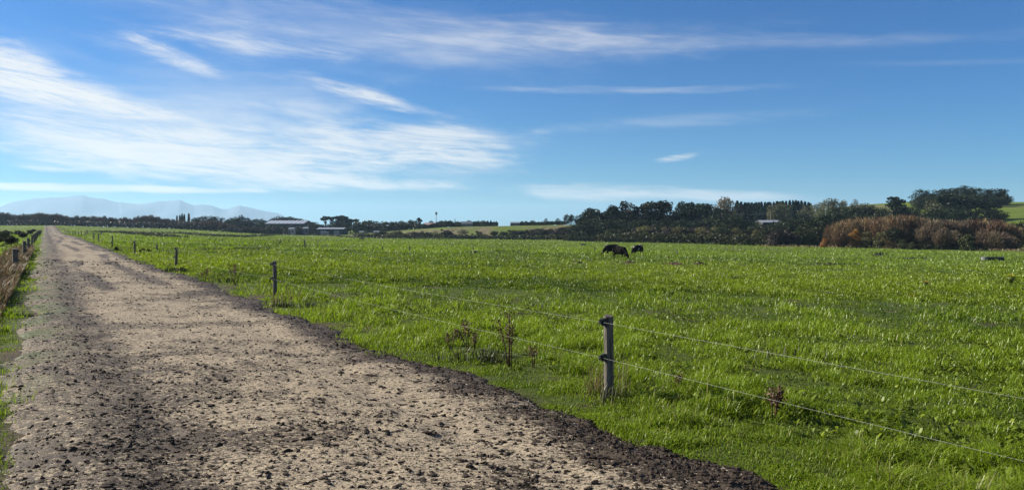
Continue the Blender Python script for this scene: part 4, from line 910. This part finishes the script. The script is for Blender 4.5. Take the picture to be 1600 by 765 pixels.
# single posts out in the paddock
for px, py, hpx, r_, lab in ((476, 386.2, 11.5, 0.09, 'dark post standing alone in the paddock below the striped shed'), (597, 391, 6, 0.06, 'short stub of a post in the paddock left of the square one'), (640, 391.8, 7.5, 0.085, 'squat dark post in the paddock below the low white shed'), (245, 391.5, 9.5, 0.07, 'short dark post just inside the paddock from the track fence'), (929, 393, 8, 0.08, 'dark post in the paddock just left of the grazing cows'), (1058, 396.5, 6.5, 0.08, 'low post in the paddock right of the grazing cows'), (1146, 391.2, 8, 0.07, 'thin post at the paddock edge under the pine wood right end'), (1093, 390, 6, 0.05, 'thin stake in the paddock between low post and thin post'), (739, 393, 5, 0.06, 'stub of a post beside the dark rush clumps'), (236, 366.5, 6.5, 0.09, 'far post at the paddock drain below the leafless row'), (495, 381, 6, 0.05, 'thin stake right of the lone dark post')):
    x, y, z = hit(px, py); o = obj('fence_post', post_mesh(max(0.45, hpx * y / F), r_, int(px)), m_post, None, (x, y, z)); o.rotation_euler = (random.gauss(0, 0.03), random.gauss(0, 0.03), 1); tag(o, lab, 'post')
# timber rails near the far end of the track
pa, pb = hit(136, 366.3), hit(158, 366.0); e = empty('rail_fence', pa)
d = Vector(pb) - Vector(pa)
for t in (0, 1): obj('post', post_mesh(1.15, 0.12, 5 + t), m_post, e, d * t)
for zz in (0.25, 0.85):
    G = Geo(); G.tube([Vector((0, -0.14, zz)), d + Vector((0, -0.14, zz))], [0.075, 0.075], 4); obj('rail', G.mesh('rail'), m_post, e)
tag(e, 'short length of dark timber rails in the far paddock', 'rail fence')

# ------------------------------------------------------------------ cows
coat_mats = {}
def coat(name, thr, sd_):
    m, k = mat(name); oc = k.n('ShaderNodeTexCoord').outputs['Object']
    v = k.n('ShaderNodeMapping', {'Vector': oc, 'Location': (sd_, sd_ * 0.7, 0)}).outputs[0]
    f = k.rmp(k.noise(v, 1.9, 2, 0.5), thr, thr + 0.03)
    c = k.mix(f, (0.006, 0.0055, 0.0055, 1), (0.22, 0.21, 0.195, 1))
    b = k.n('ShaderNodeBump', {'Strength': 0.3, 'Distance': 0.01, 'Height': k.noise(oc, 60, 3, 0.6)})
    p = k.n('ShaderNodeBsdfPrincipled', {'Base Color': c, 'Roughness': 0.85, 'Specular IOR Level': 0.05, 'Normal': b.outputs[0]})
    finish(k, p.outputs[0]); return m
def cow_mesh(turn):
    V = []; E = []; Rr = []
    def v(co, r, par=None):
        V.append(co); Rr.append(r); 
        if par is not None: E.append((par, len(V) - 1))
        return len(V) - 1
    mid = v((0, 0, 0.90), (0.44, 0.52)); loin = v((-0.42, 0, 0.96), (0.44, 0.48), mid); rump = v((-0.86, 0, 1.04), (0.36, 0.38), loin)
    ches = v((0.40, 0, 0.90), (0.42, 0.52), mid); shld = v((0.70, 0, 0.98), (0.32, 0.40), ches)
    nk = v((0.95, turn * 0.10, 0.74), (0.19, 0.26), shld); nk2 = v((1.13, turn * 0.2, 0.52), (0.15, 0.20), nk)
    poll = v((1.25, turn * 0.27, 0.36), (0.13, 0.15), nk2); face = v((1.34, turn * 0.31, 0.20), (0.10, 0.11), poll); muz = v((1.41, turn * 0.34, 0.07), (0.085, 0.09), face)
    for s in (-1, 1):
        v((1.18, turn * 0.27 + s * 0.24, 0.42), (0.03, 0.06), poll)
        a = v((0.58, s * 0.17, 0.74), (0.14, 0.16), ches); b = v((0.60 + 0.06 * s, s * 0.17, 0.42), (0.085, 0.085), a); c = v((0.58 + 0.10 * s, s * 0.17, 0.12), (0.06, 0.06), b); v((0.61 + 0.10 * s, s * 0.17, 0.0), (0.065, 0.065), c)
        a = v((-0.74, s * 0.18, 0.82), (0.19, 0.23), loin); b = v((-0.62 - 0.05 * s, s * 0.19, 0.60), (0.10, 0.12), a); c = v((-0.84 - 0.06 * s, s * 0.18, 0.40), (0.055, 0.06), b); d_ = v((-0.80 - 0.08 * s, s * 0.18, 0.10), (0.045, 0.045), c); v((-0.77 - 0.08 * s, s * 0.18, 0.0), (0.06, 0.06), d_)
    t1 = v((-1.02, 0, 1.12), (0.05, 0.05), rump); t2 = v((-1.10, 0, 0.80), (0.028, 0.028), t1); v((-1.09, 0.02, 0.42), (0.05, 0.05), t2)
    v((-0.42, 0, 0.66), (0.11, 0.13), loin)
    me = bpy.data.meshes.new('cow_skeleton'); me.from_pydata(V, E, [])
    o = bpy.data.objects.new('cow_skeleton', me); col.objects.link(o)
    sk = o.modifiers.new('skin', 'SKIN'); ss = o.modifiers.new('sub', 'SUBSURF'); ss.levels = 2; ss.render_levels = 2
    for q, r in zip(me.skin_vertices[0].data, Rr): q.radius = r
    me.skin_vertices[0].data[0].use_root = True
    dg = bpy.context.evaluated_depsgraph_get(); out = bpy.data.meshes.new_from_object(o.evaluated_get(dg)); out.name = 'cow'
    bpy.data.objects.remove(o); bpy.data.meshes.remove(me)
    for q in out.polygons: q.use_smooth = True
    return out
for px, py, rz, sc_, mt, turn, lab in ((956.5, 398.0, 176, 0.90, coat('black_coat', 0.68, 2.0), 0.3, 'black cow grazing with head down to the left, half hidden by another'), (968.0, 403.4, -48, 0.86, coat('black_coat_white_leg', 0.64, 7.3), -0.3, 'black cow grazing in front of the other, head down to the right'), (996.5, 397.6, 216, 0.90, coat('pied_coat', 0.60, 4.1), 0.4, 'black and white cow grazing alone on the right of the three')):
    x, y, z = hit(px, py); o = obj('cow', cow_mesh(turn), mt, None, (x, y, z)); o.rotation_euler = (0, 0, R(rz)); o.scale = (sc_,) * 3; tag(o, lab, 'cow', 'grazing cows')

# ------------------------------------------------------------------ small things in the paddock
def mound_mesh(w, d, h, seed):
    n = 26; g = np.linspace(-1, 1, n); a, b = np.meshgrid(g, g, indexing='ij'); r = np.sqrt(a * a + b * b)
    z = h * np.clip(1 - r ** 2, -0.2, 1) * (0.5 + 1.0 * fbm(a * 2.5 + seed, b * 2.5, 3, seed)) + h * 0.7 * (fbm(a * 9, b * 9 + seed, 2, seed + 1) - 0.5) - 0.04
    i, j = np.meshgrid(np.arange(n - 1), np.arange(n - 1), indexing='ij'); q = np.stack([i * n + j, (i + 1) * n + j, (i + 1) * n + j + 1, i * n + j + 1], -1).reshape(-1, 4)
    return mesh_np('soil_mound', np.stack([a * w / 2, b * d / 2, z], -1).reshape(-1, 3), q, np.full(len(q), 4))
for px, py, wpx, h, m_, lab in ((900, 411, 24, 0.22, m_soil, 'small dark soil heap below the lone post left of the cows'), (985, 412, 22, 0.25, m_soil, 'small dark soil heap just below the three cows'), (1052, 413.6, 44, 0.20, m_redsoil, 'long reddish brown soil heap right of the cows'), (1094, 413.5, 24, 0.20, m_soil, 'dark soil heap at the right end of the reddish one'), (911, 383.3, 12, 0.5, m_soil, 'black soil heap far out in the paddock under the pine wood'), (937, 401, 8, 0.2, m_soil, 'tiny dark heap left of the front cow'), (1295, 412, 14, 0.18, m_soil, 'dark heap in the paddock below the orange bush'), (565, 374, 9, 0.6, m_soil, 'dark heap at the paddock end below the square white hut')):
    x, y, z = hit(px, py); w = wpx * y / F; tag(obj('soil_mound', mound_mesh(w, w * 0.7 + 0.5, h, int(px) % 50), m_, None, (x, y, z)), lab, 'soil heap')
# water trough
x, y, z = hit(1551, 406.6); e = empty('water_trough', (x, y, z), 0.12); G = Geo(); L2, W2, H2 = 1.45, 0.45, 0.46
def trough_part(zs, inner):
    return None
G.box((0, -W2 + 0.04, H2 / 2), (2 * L2 - 0.5, 0.08, H2)); G.box((0, W2 - 0.04, H2 / 2), (2 * L2 - 0.5, 0.08, H2)); G.box((0, 0, 0.05), (2 * L2 - 0.5, 2 * W2 - 0.17, 0.10)); obj('basin', G.mesh('basin'), m_black, e)
for s, mm in ((-1, m_wall_g), (1, m_black)):
    G = Geo(); G.tube([(s * (L2 - 0.25), 0, -0.02), (s * (L2 - 0.25), 0, H2 - 0.04), (s * (L2 - 0.25), 0, H2)], [0.455, 0.46, 0.42], 14); o = obj('end_cap', G.mesh('end_cap', False), mm, e)
    if s < 0: o['label'] = 'pale rounded end'
G = Geo(); G.box((0, 0, H2 - 0.12), (2 * L2 - 0.95, 2 * W2 - 0.17, 0.02)); obj('water', G.mesh('water'), m_glass, e)
tag(e, 'long low black water trough with a pale rounded end', 'trough')
# dead docks and other tall weeds by the fence
def dock(px, py, hpx, stems, lab, group=None, spread=0.18):
    x, y, z = hit(px, py); h = hpx * y / F; e = empty('dead_dock', (x, y, z), random.uniform(0, 6)); g = np.random.default_rng(int(px))
    heads = []
    for q in range(stems):
        a = g.random() * 6.28; r = spread * h * 2 * g.random(); hh = h * (0.7 + 0.3 * g.random()) if q else h
        top = np.array([math.cos(a) * r, math.sin(a) * r, hh]); G = Geo()
        G.tube([(0.02 * math.cos(a), 0.02 * math.sin(a), -0.03), tuple(top * np.array([0.45, 0.45, 0.5])), tuple(top)], [0.007, 0.006, 0.003], 5); obj('stem', G.mesh('stem', True), m_seed, e)
        n = 120; t = g.random(n); c = top[None] * (1 - (0.42 * t)[:, None]) * np.array([1, 1, 1]) + g.normal(size=(n, 3)) * (0.012 + 0.020 * np.sin(t * 3.1))[:, None]
        V_, T_ = cards(c, g.normal(size=(n, 3)), 0.008 + 0.009 * g.random(n), g.random(n), g); obj('seed_sprays', quadmesh('seed_sprays', V_, T_), m_seed, e)
    tag(e, lab, 'weed', group)
dock(797, 577, 86, 4, 'tallest dead brown dock between the near fence posts'); dock(731, 551, 46, 3, 'rusty dead dock left of the tallest one'); dock(704, 549, 34, 2, 'short dead dock furthest left by the near fence'); dock(743, 546, 26, 2, 'smallest dead dock crowded against the rusty one')
dock(1208, 655, 48, 4, 'reddish dead dock in the grass right of the near post'); dock(366, 446, 36, 5, 'bushy dead dock beside the track between second and third posts', None, 0.25); dock(320, 442, 22, 3, 'thin dead stalks beside the third post'); dock(1060, 612, 26, 1, 'single dead stalk right of the near post'); dock(835, 575, 34, 2, 'thin grey stalk between tallest dock and near post')
# ragwort
def ragwort(px, py, hpx, lab, nf=40):
    x, y, z = hit(px, py); h = hpx * y / F; e = empty('ragwort_plant', (x, y, z)); g = np.random.default_rng(int(px)); G = Geo()
    for q in range(7): a = q * 0.9; G.tube([(0, 0, -0.02), (0.2 * h * math.cos(a), 0.2 * h * math.sin(a), h * 0.55), (0.42 * h * math.cos(a), 0.42 * h * math.sin(a), h * 0.9)], [0.012, 0.009, 0.005], 4)
    obj('stem', G.mesh('stem', True), m_broad, e)
    n = 260; d = g.normal(size=(n, 3)); d /= np.linalg.norm(d, axis=1, keepdims=True); c = d * np.array([0.42, 0.42, 0.38]) * h * (g.random((n, 1)) ** 0.4) + np.array([0, 0, 0.48 * h])
    V_, T_ = cards(c, d, 0.05 * (0.6 + g.random(n)) * max(1, h), g.random(n) * 0.6, g); obj('leaves', quadmesh('leaves', V_, T_), m_broad, e)
    c = np.stack([g.normal(0, 0.25 * h, nf), g.normal(0, 0.25 * h, nf), h * (0.85 + 0.12 * g.random(nf))], -1); nr = np.tile([0, 0, 1.0], (nf, 1)) + g.normal(size=(nf, 3)) * 0.3
    V_, T_ = cards(c, nr, 0.035 * (0.7 + 0.6 * g.random(nf)), g.random(nf), g); obj('flowers', quadmesh('flowers', V_, T_), m_yellow, e)
    tag(e, lab, 'weed')
ragwort(1580, 443, 15, 'rounded yellow flowered ragwort furthest right in the paddock', 50); ragwort(1446, 450, 11, 'yellow topped ragwort left of the rounded one', 60); ragwort(1427, 470, 10, 'lowest small ragwort in the paddock on the right', 30)
# scrub bushes beyond the left fence
for px, py, top, kd, w, lab in ((18, 382, 366, 'shrub', 1.5, 'dark domed bush behind the left fence'), (2, 376, 359, 'shrub', 1.6, 'dark bush at the picture edge beyond the left fence'), (36, 371, 360.5, 'brownscrub', 1.5, 'brown bush further along the left fence'), (47, 366, 357.8, 'shrub', 1.4, 'far dark bush where the left fence meets the track end'), (28, 367, 358.5, 'shrub', 1.6, 'low dark bush among the left paddock scrub'), (10, 366, 358, 'brownscrub', 1.7, 'low brown bush in the left paddock'), (-18, 384, 362, 'shrub', 1.5, 'dark bush just outside the left edge'), (52, 362, 356.6, 'brownscrub', 1.6, 'last brown bush on the left before the tree row')):
    x, y, z = hit(px, py); tree(kd, px, top, y, lab, None, w)
for px, py, top, lab in ((223, 394, 388.5, 'dark low bush behind the fourth fence post'), (182, 391, 387.5, 'small dark bush by the fifth fence post'), (232, 395, 390.5, 'tiny dark bush right of the one behind the fourth post')):
    x, y, z = hit(px, py); tree('shrub', px, top, y, lab, None, 1.2)
